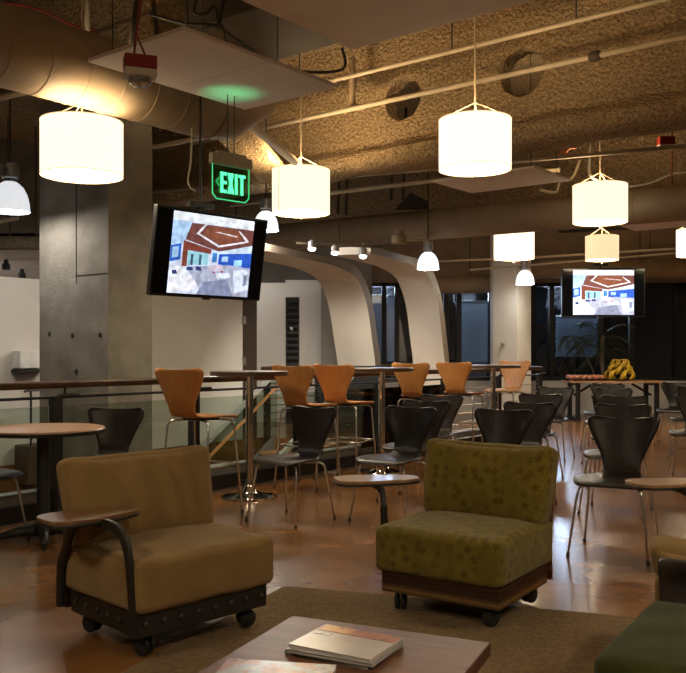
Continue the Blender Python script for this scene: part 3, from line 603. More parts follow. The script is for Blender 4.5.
# ------------------------------------------------------------------ lamps
WARM = (1.0, .72, .40)
def drum(x, d, ytop, ybot, dia, label, side=1.5, hang=DECK, xw=None, energy=38, bright=(1.0, .86, .60), up=1.0):
    X = (x - CX) * d / F if xw is None else xw
    r = dia / 2
    if ytop is not None:
        zt = EYE + (HY - ytop) * (d - r) / F; zb = EYE + (HY - ybot) * (d + r) / F
    else: zt, zb = 3.1, 2.7
    t = thing('drum_lamp', label, 'lamp', (X, d, zb), random.uniform(0, 6), 'drum lamps hanging from the ceiling')
    h = zt - zb
    mb = MB(); mb.open_lathe([(r, 0), (r, h)], 48); mb.build('shade', emit('shade_%.2f_%.2f' % (side, bright[2]), bright, side), t, smooth=True, solid=.004)
    mb = MB(); mb.lathe([(0, 0), (r - .012, 0), (r - .012, .006), (0, .006)], 40, (0, 0, .018)); mb.build('diffuser', emit('diffuser_%.1f' % energy, (1, .84, .58), energy * .75), t)
    mb = MB()
    for z_ in (.004, h - .004): mb.tube([(r * math.cos(2 * PI * k / 40), r * math.sin(2 * PI * k / 40), z_) for k in range(41)], .005, 5, cap=False)
    mb.bar((r + .002, 0, 0), (r + .002, 0, h), .012, .003, up=(1, 0, 0))
    mb.build('trim_band', emit('shade_trim', (1, .74, .40), .75), t)
    mb = MB(); mb.tube([(0, 0, .018), (0, 0, -.05)], .008, 8); mb.lathe([(0, -.06), (.012, -.055), (.012, -.045), (0, -.04)], 10); mb.build('finial', M_PIPE, t, smooth=True)
    mb = MB(); mb.tube([(0, 0, h * .75), (0, 0, hang - zb)], .007, 6)
    for k in range(3):
        w_ = 2 * PI * k / 3 + .4; mb.tube([(0, 0, h + .14), (r * math.cos(w_), r * math.sin(w_), h - .01)], .004, 5)
    mb.build('suspension', M_PIPE, t)
    mb = MB(); mb.lathe([(0, -.05), (.035, -.03), (.045, 0), (.03, .04), (.018, .06), (.018, .1), (0, .1)], 14, (0, 0, h * .55)); mb.build('bulb', emit('bulb', (1, .8, .5), 4), t, smooth=True)
    light('bulb_light', 'POINT', (X, d, zb + h * .82), energy * up, WARM, .08)
    return t
drum(82, 6.4, 111, 184, .58, 'largest drum lamp, at upper left under the fat brown duct', 1.5, 4.0, up=.09)
drum(475, 7.2, 110, 177, .585, 'bright white drum lamp at top centre in front of the sprayed beam', 1.6, energy=40)
drum(301, 9.07, 164, 218, .59, 'drum lamp beside the green exit sign, lighting the beam and brace', 1.35, 4.4, energy=58, up=1.3)
drum(600, 9.8, 180, 226.5, .59, 'cream drum lamp at right above the smaller television, the bigger of the two there', 1.3, energy=34)
drum(514, 13.1, 228, 261, .59, 'small bright drum lamp just left of the smaller television', 1.8, energy=54)
drum(602, 14.2, 234, 262, .52, 'smallest drum lamp, dim yellow, directly above the smaller television', .95, energy=34, bright=(1.0, .78, .46))
drum(695, 14, 227, 258, .56, 'white drum lamp cut off by the right edge of the photo', 1.8, energy=54)
for xw, d in ((-2.6, 1.6), (.8, .9), (3.2, 3.0)):
    drum(0, d, None, None, .58, 'drum lamp hanging over the lounge outside the photo', 1.6, xw=xw, energy=58, up=1.0)

def pendant(x, d, ybot, dia, label, cage=True, energy=14):
    X = (x - CX) * d / F; zb = EYE + (HY - ybot) * d / F; r = dia / 2
    t = thing('glass_pendant', label, 'lamp', (X, d, zb), 0, 'industrial glass pendants')
    mb = MB(); prof = [(r, 0), (r * .97, r * .1), (r * .93, r * .5), (r * .84, r * .9), (r * .66, r * 1.25), (r * .45, r * 1.46), (r * .32, r * 1.55)]
    nn = 48; vs = []; fs = []
    for (rr, z) in prof:
        for k in range(nn):
            w_ = 2 * PI * k / nn; q = rr * (1 + (.02 if k % 2 else -.02)); vs.append((q * math.cos(w_), q * math.sin(w_), z))
    for i in range(len(prof) - 1):
        for k in range(nn): fs.append((i * nn + k, i * nn + (k + 1) % nn, (i + 1) * nn + (k + 1) % nn, (i + 1) * nn + k))
    mb.add(vs, fs); mb.build('glass_shade', emit('prismatic_glass' + ('_dim' if dia > .35 else ''), (.86, .90, .95), .8 if dia > .35 else 1.2), t, smooth=True, solid=.006)
    mb = MB(); z0 = r * 1.53
    mb.lathe([(r * .32, z0), (r * .34, z0 + r * .12), (r * .26, z0 + r * .2)], 20); mb.build('collar', M_STEEL, t, smooth=True)
    mb = MB(); z1 = z0 + r * .2
    mb.lathe([(r * .36, z1), (r * .42, z1 + r * .06), (r * .42, z1 + r * .78), (r * .34, z1 + r * .86), (0, z1 + r * .86)], 20)
    for k in range(5): mb.lathe([(r * .46, z1 + r * (.1 + .14 * k)), (r * .46, z1 + r * (.15 + .14 * k))], 20)
    mb.build('ballast_housing', M_GREYM, t, autosmooth=.5)
    mb = MB(); mb.tube([(0, 0, z1 + r * .8), (0, 0, DECK - zb)], .008, 6); mb.build('cord', M_WIRE, t)
    mb = MB(); mb.lathe([(0, r * .3), (r * .2, r * .38), (r * .24, r * .55), (r * .12, r * .8), (0, r * .85)], 14); mb.build('bulb', emit('cool_bulb', (.9, .95, 1), 4), t, smooth=True)
    light('pendant_light', 'POINT', (X, d, zb + r * .12), energy, (1, .93, .84), .05)
    return t
pendant(10, 8.3, 212, .36, 'large glass pendant with ribbed grey housing at the left edge of the photo', energy=30)
pendant(266, 10.2, 231, .29, 'glass pendant half hidden behind the right edge of the larger television', energy=85)
pendant(428, 11.6, 269.5, .29, 'glass pendant hanging in front of the right white arch', energy=20)
pendant(525, 14.4, 284.5, .30, 'glass pendant hanging in front of the white column', energy=22)
# track with three spots
tk = thing('track_light', 'short track with three bright spotlights under the long brown duct', 'lamp', (0, 0, 0))
mb = MB(); ta = at(296, 243, 10.3); tb = at(382, 247, 10.3); mb.bar(ta, tb, .035, .03); mb.tube([ta + (tb - ta) * .5, ta + (tb - ta) * .5 + Vector((0, 0, .25))], .01, 6); mb.build('track', M_DUCTD, tk)
for (x, y) in ((312, 246.5), (335, 250.5), (363, 254)):
    c = at(x, y, 10.3); hd = MB(); rt = Matrix.Rotation(math.radians(-22), 3, 'X')
    hd.lathe([(.05, -.035), (.05, .05), (.03, .075), (0, .075)], 16, c, rot=rt); hd.tube([c + Vector((0, 0, .06)), Vector((c.x, c.y, ta.z))], .008, 6); h_ = hd.build('spot_head', M_GREYM, tk, autosmooth=.6)
    lz = MB(); lz.lathe([(0, -.05), (.03, -.047), (.044, -.036), (.044, -.03), (0, -.03)], 16, c, rot=rt); lz.build('lens', emit('spot_lens', (1, .96, .9), 14), h_)
    sp = light('spot_beam', 'SPOT', tuple(c + Vector((0, -.02, -.08))), 80, (1, .9, .76), .03, spot_size=math.radians(80), spot_blend=.6)
    sp.rotation_euler = (math.radians(48), 0, 0)

# ------------------------------------------------------------------ white arches
PROFA = [(-.06, 0), (-.05, .6), (0, 1.0), (.05, 1.2), (.132, 1.43), (.24, 1.76), (.37, 2.01), (.6, 2.24), (.79, 2.325), (1.07, 2.375), (1.486, 2.41), (2.2, 2.42), (3.4, 2.42)]
def arch(name, base, width, label, qmax=3.4, th0=.2):
    ps = spline([(q, z, 0) for q, z in PROFA if q <= qmax] + ([(2.75, 2.42, 0)] if qmax < 3 else []), 5); dq = Vector((-.43, -.903, 0)); e = Vector((.903, -.43, 0))
    mb = MB(); vs = []; fs = []; n = len(ps)
    for i, p in enumerate(ps):
        a = ps[max(i - 1, 0)]; b = ps[min(i + 1, n - 1)]; tx, tz = (b.x - a.x), (b.y - a.y); l = math.hypot(tx, tz); nx, nz = -tz / l, tx / l
        th = th0 - (th0 - .09) * min(1, max(0, (p.x - .2) / 1.4))
        for wv in (0, width):
            for off in (0, th):
                q = p.x + nx * off; z = p.y + nz * off
                vs.append(base + dq * q + e * wv + Vector((0, 0, z)))
    for i in range(n - 1):
        k = 4 * i; fs += [(k, k + 2, k + 6, k + 4), (k + 1, k + 5, k + 7, k + 3), (k, k + 4, k + 5, k + 1), (k + 2, k + 3, k + 7, k + 6)]
    fs += [(0, 1, 3, 2), (4 * n - 4, 4 * n - 2, 4 * n - 1, 4 * n - 3)]
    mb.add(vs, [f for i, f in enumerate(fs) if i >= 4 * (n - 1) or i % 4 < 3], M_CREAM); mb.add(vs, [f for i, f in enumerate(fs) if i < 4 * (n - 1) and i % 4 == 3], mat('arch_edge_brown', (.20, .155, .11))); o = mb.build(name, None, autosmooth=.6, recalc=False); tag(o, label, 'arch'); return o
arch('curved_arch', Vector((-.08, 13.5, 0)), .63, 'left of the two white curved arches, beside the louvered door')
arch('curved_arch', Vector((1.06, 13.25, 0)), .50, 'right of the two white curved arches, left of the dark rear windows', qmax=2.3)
pb = MB(); pb.box((.12, 13.0, .5), (1.0, .1, 1.06)); struct(pb.build('wall_low_dark', M_PLAST))

# ------------------------------------------------------------------ railings and staircase
def rail(label, t0, t1, p, posts, z_top, rod_from=None, curb=True, glassy=True, top_m=M_RAILW):
    o0 = UP(t0, p)
    th = thing('railing', label, 'railing', (o0.x, o0.y, 0), ANG_U)
    L_ = t1 - t0
    mb = MB(); mb.bar((0, 0, z_top - .03), (L_, 0, z_top - .03), .075, .055); mb.build('top_rail', top_m, th, bevel=.014)
    mb = MB(); mb.tube([(0, 0, z_top - .125), (L_, 0, z_top - .125)], .011, 8); mb.build('lower_rail', M_BLACK, th, smooth=True)
    for i, tp in enumerate(posts):
        x = tp - t0; mb = MB(); mb.box((x, .0, (z_top - .13) / 2), (.075, .07, z_top - .13)); mb.tube(spline([(x, 0, z_top - .16), (x + .02, 0, z_top - .12), (x + .08, 0, z_top - .11), (x + .2, 0, z_top - .11)], 4), .014, 8); mb.tube([(x + .08, 0, z_top - .11), (x + .08, 0, z_top - .05)], .01, 6)
        mb.build('post', M_BLACK, th)
    if glassy:
        for i in range(len(posts) - 1):
            if rod_from is not None and posts[i] >= rod_from - .01: break
            mb = MB(); a = posts[i] - t0 + .06; b = posts[i + 1] - t0 - .06; mb.box(((a + b) / 2, 0, .52), (b - a, .012, .64)); mb.build('glass_panel', M_RGLASS, th)
    if rod_from is not None:
        for k in range(7):
            mb = MB(); z_ = .14 + k * .105; mb.tube([(max(rod_from - t0, 0), 0, z_), (L_, 0, z_)], .008, 6); mb.build('rod', M_STEEL, th)
    if curb:
        mb = MB(); mb.box((L_ / 2, .0, .07), (L_, .05, .14)); mb.build('curb', M_PLAST, th)
        mb = MB(); mb.box((L_ / 2, -.045, .012), (L_, .04, .024)); mb.build('floor_strip', M_STEEL, th)
        mb = MB(); mb.box((L_ / 2, .09, .17), (L_, .13, .10)); mb.build('ledge', M_GREYM, th)
    return th
PT = [-.86, .52, 1.886, 3.25, 4.6, 5.98, 7.35, 8.6]
rail('long dark brown railing with glass panels running past the bar tables', -5.0, 8.65, 0, [-4.9, -3.6, -2.2] + PT, 1.03, rod_from=5.98)
rail('far railing on the other side of the stairwell, in front of the passage', 5.95, 9.6, 3.05, [6.05, 7.2, 8.4, 9.5], 1.03, rod_from=5.95, curb=False, glassy=False)
st = thing('staircase', 'open staircase of wooden treads with glass sides descending to the left behind the railing', 'staircase', tuple(UP(6.0, 0)), ANG_U)
NS = 17
for i in range(NS):
    mb = MB(); x = -.28 * (i + .5); z = -.188 * (i + 1) + .015; mb.box((x, 2.2, z - .02), (.30, 1.34, .045)); mb.build('tread', M_TREAD, st, bevel=.006)
for pz, hr in ((1.5, 0), (2.92, 1)):
    L_ = .28 * NS; dz = -.188 * NS
    mb = MB(); mb.extrude([(.12, pz - .006, .94), (-L_, pz - .006, .87 + dz), (-L_, pz - .006, dz - .05), (.12, pz - .006, .0)], (0, .012, 0)); mb.build('glass_side', M_RGLASS, st)
    mb = MB(); mb.bar((.12, pz, .96), (-L_, pz, .89 + dz), .05, .06); mb.build('glass_cap', mat('pale_cap', (.62, .66, .63), None, 5, .3, metal=.3), st)
    mb = MB(); mb.bar((.1, pz, -.07), (-L_, pz, dz - .1), .05, .22); mb.build('stringer', M_GREYM, st)
    if hr:
        mb = MB(); mb.tube([(.12, pz - .09, .80), (-L_, pz - .09, .73 + dz)], .022, 10); mb.build('handrail', M_BEECH, st, smooth=True)
# things on the stairwell wall at the far left
c = UP(2.21, 3.09); RW = Matrix.Rotation(ANG_U, 3, 'Z')
t = thing('wall_cabinet', 'small white wall cabinet on a black shelf behind the railing at far left', 'cabinet', (c.x, c.y, 1.06), ANG_U)
mb = MB(); mb.box((0, -.06, .095), (.34, .16, .19)); mb.build('body', mat('bright_white', (.9, .9, .88)), t, bevel=.006)
mb = MB(); mb.box((0, -.075, -.03), (.36, .2, .035)); mb.build('shelf', M_BLACK, t)
c = UP(2.21, 3.09)
t = thing('console', 'dark brown console with black tube frame at far left behind the glass', 'console', (c.x, c.y, -.35), ANG_U)
mb = MB(); mb.box((.02, -.14, .36), (.36, .26, .42)); mb.build('body', mat('brown_console', (.09, .05, .03), None, 6, .5), t, bevel=.006)
mb = MB()
for x_ in (-.13, .14): mb.tube(spline([(x_ - .06, -.25, 1.16), (x_, -.25, 1.18), (x_ + .02, -.25, 1.12), (x_ + .02, -.25, .5)], 4), .012, 8)
mb.tube([(-.18, -.25, 1.17), (.18, -.25, 1.17)], .012, 8); mb.build('frame', M_BLACK, t)

# ------------------------------------------------------------------ seats: plywood shell chairs and stools
def shell_rows():
    seat = [(-.235, .432, .150), (-.228, .440, .185), (-.205, .449, .205), (-.15, .452, .222), (-.08, .449, .229), (0, .446, .222), (.07, .447, .198), (.125, .452, .158), (.165, .460, .132), (.195, .475, .120)]
    back = [(.195, .475, .120), (.215, .50, .118), (.230, .535, .120), (.245, .58, .136), (.258, .635, .161), (.270, .69, .188), (.281, .745, .213), (.288, .783, .224), (.293, .806, .220), (.296, .819, .203), (.297, .825, .178)]
    return seat, back
def sheet(rows, kind, sc=1.0, dz=0.0, nu=13):
    R = spline([(a, b, c) for a, b, c in rows], 3); vs = []; fs = []
    for r in R:
        for k in range(nu):
            u = -1 + 2 * k / (nu - 1); x = r.z * u * sc
            if kind == 'seat': y = r.x * sc; z = r.y + .016 * u * u * min(1, max(0, (.2 - abs(r.x)) * 6))
            else:
                f = min(1, max(0, (r.y - .5) / .2)); y = (r.x - .035 * f * u * u) * sc; z = r.y
                if r.y > .76: z = r.y - .012 * (1 - u * u) * (r.y - .76) / .06
            vs.append((x, y, z + dz))
    for i in range(len(R) - 1):
        for k in range(nu - 1): fs.append((i * nu + k, i * nu + k + 1, (i + 1) * nu + k + 1, (i + 1) * nu + k))
    return MB().add(vs, fs)
def make_chair(name, label, cat, m, dz=0.0, stool=False, group=None):
    t = thing(name, label, cat, (0, 0, 0), 0, group); seat, back = shell_rows(); sc = 1.0
    sheet(seat, 'seat', sc, dz).build('seat', m, t, smooth=True, solid=.012, recalc=False)
    sheet(back, 'back', sc, dz).build('backrest', m, t, smooth=True, solid=.012, recalc=False)
    mb = MB(); mb.box((0, -.01, .433 + dz), (.2, .2, .012)); mb.build('bracket', M_BLACK, t)
    for sx in (-1, 1):
        for sy in (-1, 1):
            f = .235 if not stool else .225
            pts = [(sx * .03, sy * .05 - .01, .428 + dz), (sx * .15, sy * .135 - .01, .424 + dz), (sx * .178, sy * .155 - .01, .412 + dz), (sx * .19, sy * .165 - .01, .385 + dz), (sx * f, sy * (.225) - .01, .004)]
            mb = MB(); mb.tube([pts[0], pts[1]] + spline(pts[1:4], 4)[1:] + [pts[4]], .0085, 8); lg = mb.build('leg', M_CHROME, t, smooth=True)
            mb = MB(); mb.lathe([(.012, 0), (.012, .012), (.009, .02)], 8, (sx * f, sy * .225 - .01, 0)); mb.build('foot', M_RUBBER, lg)
    if stool:
        k = .44; a, b = .19 + (.225 - .19) * k, .165 + (.225 - .165) * k; z_ = (.385 + dz) * (1 - k)
        c4 = [(-a, -b - .01, z_), (a, -b - .01, z_), (a, b - .01, z_), (-a, b - .01, z_), (-a, -b - .01, z_)]
        mb = MB()
        for i in range(4): mb.tube([c4[i], c4[i + 1]], .008, 8)
        mb.build('footrest', M_CHROME, t, smooth=True)
    return t
def face(fx_, fy_): return math.atan2(fx_, -fy_)          # local -Y turned towards (fx, fy)
GC = 'dark plywood chairs set out in rows'
TH = face(-.47, -.88)
protoD = make_chair('dining_chair', '', 'chair', M_SHELL, group=GC)
first = [True]
def chair(x, y, label, th=TH, proto=protoD, brown=False):
    if first[0]: c = protoD; first[0] = False
    else: c = copy_tree(protoD)
    c.location = (x, y, 0); c.rotation_euler = (0, 0, th); c['label'] = label
    return c
chair(1.69, 5.47, 'dark wooden chair at right with seat and legs in view, front of its row')
chair(-.38, 6.52, 'dark chair in the middle, in front of the orange stools, turned to the left', th=face(-.6, -.8))
chair(.375, 6.54, 'dark chair directly above the small side tablet, left of the green armchair back', th=face(-.55, -.83))
chair(-1.75, 6.38, 'dark chair by the concrete column, showing above the back of the tan armchair', th=face(-.15, -1))
chair(-2.37, 5.66, 'chair at the left photo edge, only its seat and a leg in view', th=face(.95, -.3))
chair(.60, 7.40, 'dark chair peeking out just behind the one left of the green armchair')
chair(.84, 8.36, 'dark chair below the third bar table, last of the row left of the green armchair')
chair(1.06, 6.25, 'dark chair whose backrest rises right behind the green armchair, nearest in its row')
chair(1.43, 7.10, 'second chair back from the front in the row behind the green armchair')
chair(1.85, 8.56, 'third chair back from the front in the row behind the green armchair')
chair(2.42, 10.3, 'rearmost chair in the row behind the green armchair, below the white column')
chair(2.13, 6.86, 'dark chair directly behind the fully visible front chair at right')
chair(2.56, 8.18, 'second dark chair behind the fully visible front chair at right')
chair(2.98, 9.90, 'dark chair in front of the fruit table, second from the end of the right row')
chair(3.37, 11.4, 'farthest dark chair of the right row, just in front of the fruit table')
chair(4.46, 11.8, 'chair at the right edge nearest to the windows, its back brown in the light')
chair(4.14, 10.45, 'chair cut by the right edge, second from the windows')
chair(3.45, 8.62, 'chair at the right edge nearest the viewer, its seat and chrome legs showing', )
GS = 'orange bar stools along the railing'
protoS = make_chair('bar_stool', '', 'stool', M_BEECH, dz=.30, stool=True, group=GS)
SF = face(.47, .88)
for i, (x, y, th, lab) in enumerate([(-1.09, 6.72, SF, 'orange wooden bar stool standing nearest, between the column and the first bar table'),
        (-.33, 8.15, SF, 'orange bar stool just right of the first bar table pole'), (.03, 8.55, SF, 'orange bar stool between the first and second bar tables, the farther of that pair'),
        (.85, 9.72, SF, 'orange bar stool just right of the second bar table'), (1.41, 10.45, SF, 'orange bar stool left of the third bar table pole'),
        (2.08, 11.25, face(-.6, -.8), 'farthest orange bar stool, in front of the white column and facing left')]):
    s = protoS if i == 0 else copy_tree(protoS)
    s.location = (x, y, 0); s.rotation_euler = (0, 0, th); s['label'] = lab
# bar tables
def bar_table(x, y, r, label):
    t = thing('bar_table', label, 'table', (x, y, 0), .3, 'round bar tables along the railing')
    mb = MB(); mb.lathe([(0, 1.04), (r - .006, 1.04), (r, 1.046), (r, 1.072), (r - .006, 1.078), (0, 1.078)], 40); mb.build('tabletop', M_BARTOP, t, autosmooth=.5)
    mb = MB(); mb.lathe([(.034, .05), (.034, 1.03)], 20); mb.lathe([(.1, 1.03), (.1, 1.04)], 20); mb.build('pole', M_MIRROR, t, autosmooth=.5)
    mb = MB(); mb.lathe([(.235, 0), (.24, .008), (.23, .016), (.13, .026), (.075, .045), (.05, .08), (.04, .13), (.036, .16), (0, .16)], 40); mb.build('base', M_MIRROR, t, autosmooth=.5)
bar_table(-.80, 7.52, .335, 'nearest bar table with chrome pole and round foot, left of the middle')
bar_table(.40, 9.10, .335, 'second bar table with chrome pole, behind the dark chair near the middle')
bar_table(1.85, 10.85, .335, 'farthest bar table, left of the white column')
# cafe table at left
t = thing('cafe_table', 'round wooden table on a black pedestal at the left edge', 'table', (-1.975, 5.80, 0), .35)
mb = MB(); mb.lathe([(0, .715), (.385, .715), (.395, .722), (.395, .737), (.388, .745), (0, .745)], 48); mb.build('tabletop', M_TOPW, t, autosmooth=.5)
mb = MB(); mb.lathe([(.393, .712), (.398, .716), (.398, .734), (.393, .736)], 48); mb.build('edge_band', M_BLACK, t)
mb = MB(); mb.lathe([(.055, .06), (.042, .12), (.042, .69), (.1, .70), (.1, .715)], 20); mb.build('pedestal', M_BLACK, t, autosmooth=.5)
mb = MB()
for k in range(4):
    w_ = k * PI / 2; d = Vector((math.cos(w_), math.sin(w_), 0)); mb.tube([d * .02 + Vector((0, 0, .075)), d * .15 + Vector((0, 0, .07)), d * .30 + Vector((0, 0, .035))], [.045, .035, .022], 8)
mb.build('base', M_BLACK, t, smooth=True)
for k in range(4):
    w_ = k * PI / 2; mb = MB(); mb.lathe([(.016, 0), (.016, .02), (.006, .024), (.006, .04)], 10, (math.cos(w_) * .29, math.sin(w_) * .29, 0)); mb.build('leveler', M_RUBBER, t)

# ------------------------------------------------------------------ lounge armchairs
def cushion(w_, d_, h_, r, puff=(0, 0, 0), nseg=16, warp=None):
    mb = MB(); n = nseg; vs = []; fs = []; idx = {}
    def vert(i, j, k):
        key = (i, j, k)
        if key in idx: return idx[key]
        p = Vector((-1 + 2 * i / n, -1 + 2 * j / n, -1 + 2 * k / n)); h = Vector((w_ / 2, d_ / 2, h_ / 2)); q = Vector([math.copysign(abs(p[a]) ** .8, p[a]) * h[a] for a in range(3)])
        inn = Vector([max(-(h[a] - r), min(h[a] - r, q[a])) for a in range(3)]); dlt = q - inn
        if dlt.length > 1e-9: q = inn + dlt.normalized() * min(r, dlt.length if max(abs(dlt[a]) for a in range(3)) < r * .999 else r)
        b = [(1 - p[a] ** 2) for a in range(3)]
        q.x += puff[0] * p.x * b[1] * b[2]; q.y += puff[1] * p.y * b[0] * b[2]; q.z += puff[2] * p.z * b[0] * b[1]
        if warp: q = warp(q, p)
        idx[key] = len(vs); vs.append(q); return idx[key]
    for a in range(n):
        for b in range(n):
            for s_ in (0, n):
                fs.append((vert(s_, a, b), vert(s_, a + 1, b), vert(s_, a + 1, b + 1), vert(s_, a, b + 1)))
                fs.append((vert(a, s_, b), vert(a + 1, s_, b), vert(a + 1, s_, b + 1), vert(a, s_, b + 1)))
                fs.append((vert(a, b, s_), vert(a + 1, b, s_), vert(a + 1, b + 1, s_), vert(a, b + 1, s_)))
    return mb.add(vs, fs)
def armchair(label, x, y, th, fabric, base_m, back_m, tab=None, w_=.64, dp=.58, back_h=.75, base_deco=True, tab_m=None, wrinkle=False, arm_m=M_BLACK):
    t = thing('lounge_armchair', label, 'armchair', (x, y, .008), th)
    mb = MB(); mb.box((0, 0, .14), (w_ - .03, dp - .03, .10)); mb.build('base', base_m, t, bevel=.006)
    if base_deco:
        ms = mat('dull_stud', (.06, .054, .045), None, 20, .5, metal=.4)
        for i in range(8):
            xx = -w_ / 2 + .05 + i * (w_ - .10) / 7; mb = MB(); mb.lathe([(.017, 0), (.012, .006), (0, .008)], 10, (xx, -dp / 2 + .015, .142), rot=Matrix.Rotation(PI / 2, 3, 'X')); mb.build('stud', ms, t, smooth=True)
        for i in range(6):
            yy = -dp / 2 + .06 + i * (dp - .12) / 5; mb = MB(); mb.lathe([(.017, 0), (.012, .006), (0, .008)], 10, (-w_ / 2 + .015, yy, .142), rot=Matrix.Rotation(-PI / 2, 3, 'Y')); mb.build('stud', ms, t, smooth=True)
    for sx in (-1, 1):
        for sy in (-1, 1):
            c = Vector((sx * (w_ / 2 - .085), sy * (dp / 2 - .08), .04)); mb = MB(); a = random.uniform(0, 3); R = Matrix.Rotation(a, 3, 'Z') @ Matrix.Rotation(PI / 2, 3, 'Y')
            for o_ in (-.016, .016): mb.lathe([(0, -.011), (.032, -.011), (.04, -.006), (.04, .006), (.032, .011), (0, .011)], 20, c + R @ Vector((0, 0, o_)), rot=R)
            k = mb.build('caster', M_RUBBER, t, autosmooth=.6)
            mb = MB(); mb.tube([c, c + Vector((0, 0, .055))], .009, 8); mb.lathe([(.03, .045), (.03, .052)], 14, c); mb.build('stem', M_STEEL, k)
    rnd = random.Random(int(abs(x) * 100))
    def wseat(q, p): 
        q.z += .006 * noise.noise((q.x * 7 + x, q.y * 7, q.z * 3)); return q
    mb = cushion(w_ + .02, dp + .03, .215, .032, (.008, .008, .016), 24, wseat)
    mb.v = [(v[0], v[1] - .005, v[2] + .298) for v in mb.v]; mb.build('seat_cushion', fabric, t, smooth=True, uvbox=True)
    bh = back_h - .36; lean = math.radians(13); R = Matrix.Rotation(-lean, 3, 'X')
    def wback(q, p):
        q.x *= 1.02 + .05 * p.z
        q.y -= .035 * (p.x ** 2) * (1 if p.z > -1 else 1) * .8
        q.z -= .016 * max(0, p.z) * (1 - p.x * p.x) - .0 
        if wrinkle and p.y < 0: q.y += .02 * math.exp(-((p.x - .12) * 2.0) ** 2) * math.sin(p.x * 21 + p.z * 4) * max(0, .95 - abs(p.z - .2))
        q.z += .006 * noise.noise((q.x * 6 + x, q.y * 6, q.z * 6)); return q
    mb = cushion(w_ + .02, .155, bh + .02, .045, (.01, .045, .012), 36, wback)
    yb = dp / 2 - .07; mb.v = [tuple(R @ Vector((v[0], v[1], v[2] + bh / 2)) + Vector((0, yb, .375))) for v in mb.v]
    mb.build('back_cushion', fabric, t, smooth=True, uvbox=True)
    # bent plywood back shell behind the cushion
    mb = MB(); wv = w_ / 2 - .01; vs = []; fs = []; nu = 11; bk = (back_h - .38) / .37; rows = [(0, .10), (0, .28), (.01, .38), (.045, .38 + .12 * bk), (.085, .38 + .24 * bk), (.105, .38 + .31 * bk), (.108, .38 + .335 * bk), (.11, .38 + .35 * bk)]
    for ri, (oy, z_) in enumerate(rows):
        for k in range(nu):
            u = -1 + 2 * k / (nu - 1); ww = wv * (1 if ri < 5 else (1, .985, .95, .88)[ri - 4]); vs.append((u * ww, dp / 2 + .03 + oy - .02 * u * u * min(1, ri / 3), z_))
    for i in range(len(rows) - 1):
        for k in range(nu - 1): fs.append((i * nu + k, i * nu + k + 1, (i + 1) * nu + k + 1, (i + 1) * nu + k))
    mb.add(vs, fs); mb.build('back_panel', back_m, t, smooth=True, solid=.022, recalc=False)
    if tab:
        (cx, cy, rot, L_, W_), path = tab
        out = []
        for k in range(40):
            w2 = 2 * PI * k / 40; c_, s_ = math.cos(w2), math.sin(w2); ex_ = .62
            px = math.copysign(abs(c_) ** ex_, c_) * L_ / 2; py = math.copysign(abs(s_) ** ex_, s_) * W_ / 2 * (1 - .22 * px / (L_ / 2))
            out.append((cx + px * math.cos(rot) - py * math.sin(rot), cy + px * math.sin(rot) + py * math.cos(rot)))
        mb = MB(); mb.prism(out, .545, .562); tb = mb.build('tablet', tab_m or M_TABLET, t, bevel=.003)
        mb = MB(); mb.prism([((px - cx) * 1.012 + cx, (py - cy) * 1.012 + cy) for px, py in out], .533, .546); mb.build('tablet_edge', M_BLACK, tb, bevel=.004)
        P = spline(path, 6); mb = MB(); vs = []; fs = []
        for i, p in enumerate(P):                                  # flat bent bar, 4 x 2 cm
            tn = (P[min(i + 1, len(P) - 1)] - P[max(i - 1, 0)]).normalized(); sd_ = Vector((0, 0, 1)).cross(tn)
            sd_ = sd_.normalized() if sd_.length > .25 else Vector((1, 0, 0)); 
            if sd_.x < 0: sd_ = -sd_
            nn_ = tn.cross(sd_).normalized(); sd_ = nn_.cross(tn).normalized()
            for (a_, b_) in ((-1, -1), (1, -1), (1, 1), (-1, 1)): vs.append(p + sd_ * .011 * a_ + nn_ * .02 * b_)
        for i in range(len(P) - 1):
            for k in range(4): fs.append((4 * i + k, 4 * i + (k + 1) % 4, 4 * i + 4 + (k + 1) % 4, 4 * i + 4 + k))
        fs += [(3, 2, 1, 0), tuple(4 * (len(P) - 1) + k for k in range(4))]
        mb.add(vs, fs); mb.build('tablet_arm', arm_m, t, autosmooth=.6, bevel=.003)
    return t
M_TANBASE = mat('black_painted_base', (.022, .02, .018), (.015, .014, .013), 12, .5)
arm1 = [(-.353, -.272, .10), (-.358, -.272, .25), (-.368, -.26, .42), (-.372, -.225, .50), (-.375, -.15, .531), (-.38, -.02, .534)]
ch1 = armchair('tan plush lounge armchair with a wooden tablet arm and black base, at left', -.775, 3.94, math.radians(45), M_TAN, M_TANBASE, M_TANBASE, tab=((-.375, .03, math.radians(-2), .42, .23), arm1), w_=.70, dp=.58, wrinkle=True)
mb = MB(); mb.tube(spline([(-.375, .29, .12), (-.378, .28, .28), (-.382, .24, .36), (-.41, .10, .52), (-.415, .06, .536)], 6), .02, 8); mb.build('tablet_arm', M_BLACK, ch1, smooth=True)
arm2 = [(-.32, -.0, .14), (-.42, -.01, .15), (-.455, -.01, .22), (-.46, -.01, .36), (-.47, .0, .46), (-.505, .03, .52), (-.60, .10, .534)]
armchair('green leaf-patterned velvet armchair on a striped plywood base, its tablet out to the left', .60, 4.30, math.radians(-34), M_GREEN, M_LAYER, M_STRIPEBACK, tab=((-.585, .12, math.radians(44), .46, .23), arm2), w_=.64, dp=.61, base_deco=False, tab_m=M_TABLET2)
armchair('armchair mostly outside the right edge, only its tablet and curved arm in view', 2.16, 4.19, math.radians(-34), M_GREEN, M_LAYER, M_STRIPEBACK, tab=((-.60, .10, math.radians(44), .46, .23), arm2), w_=.62, dp=.60, base_deco=False, tab_m=M_TABLET2)
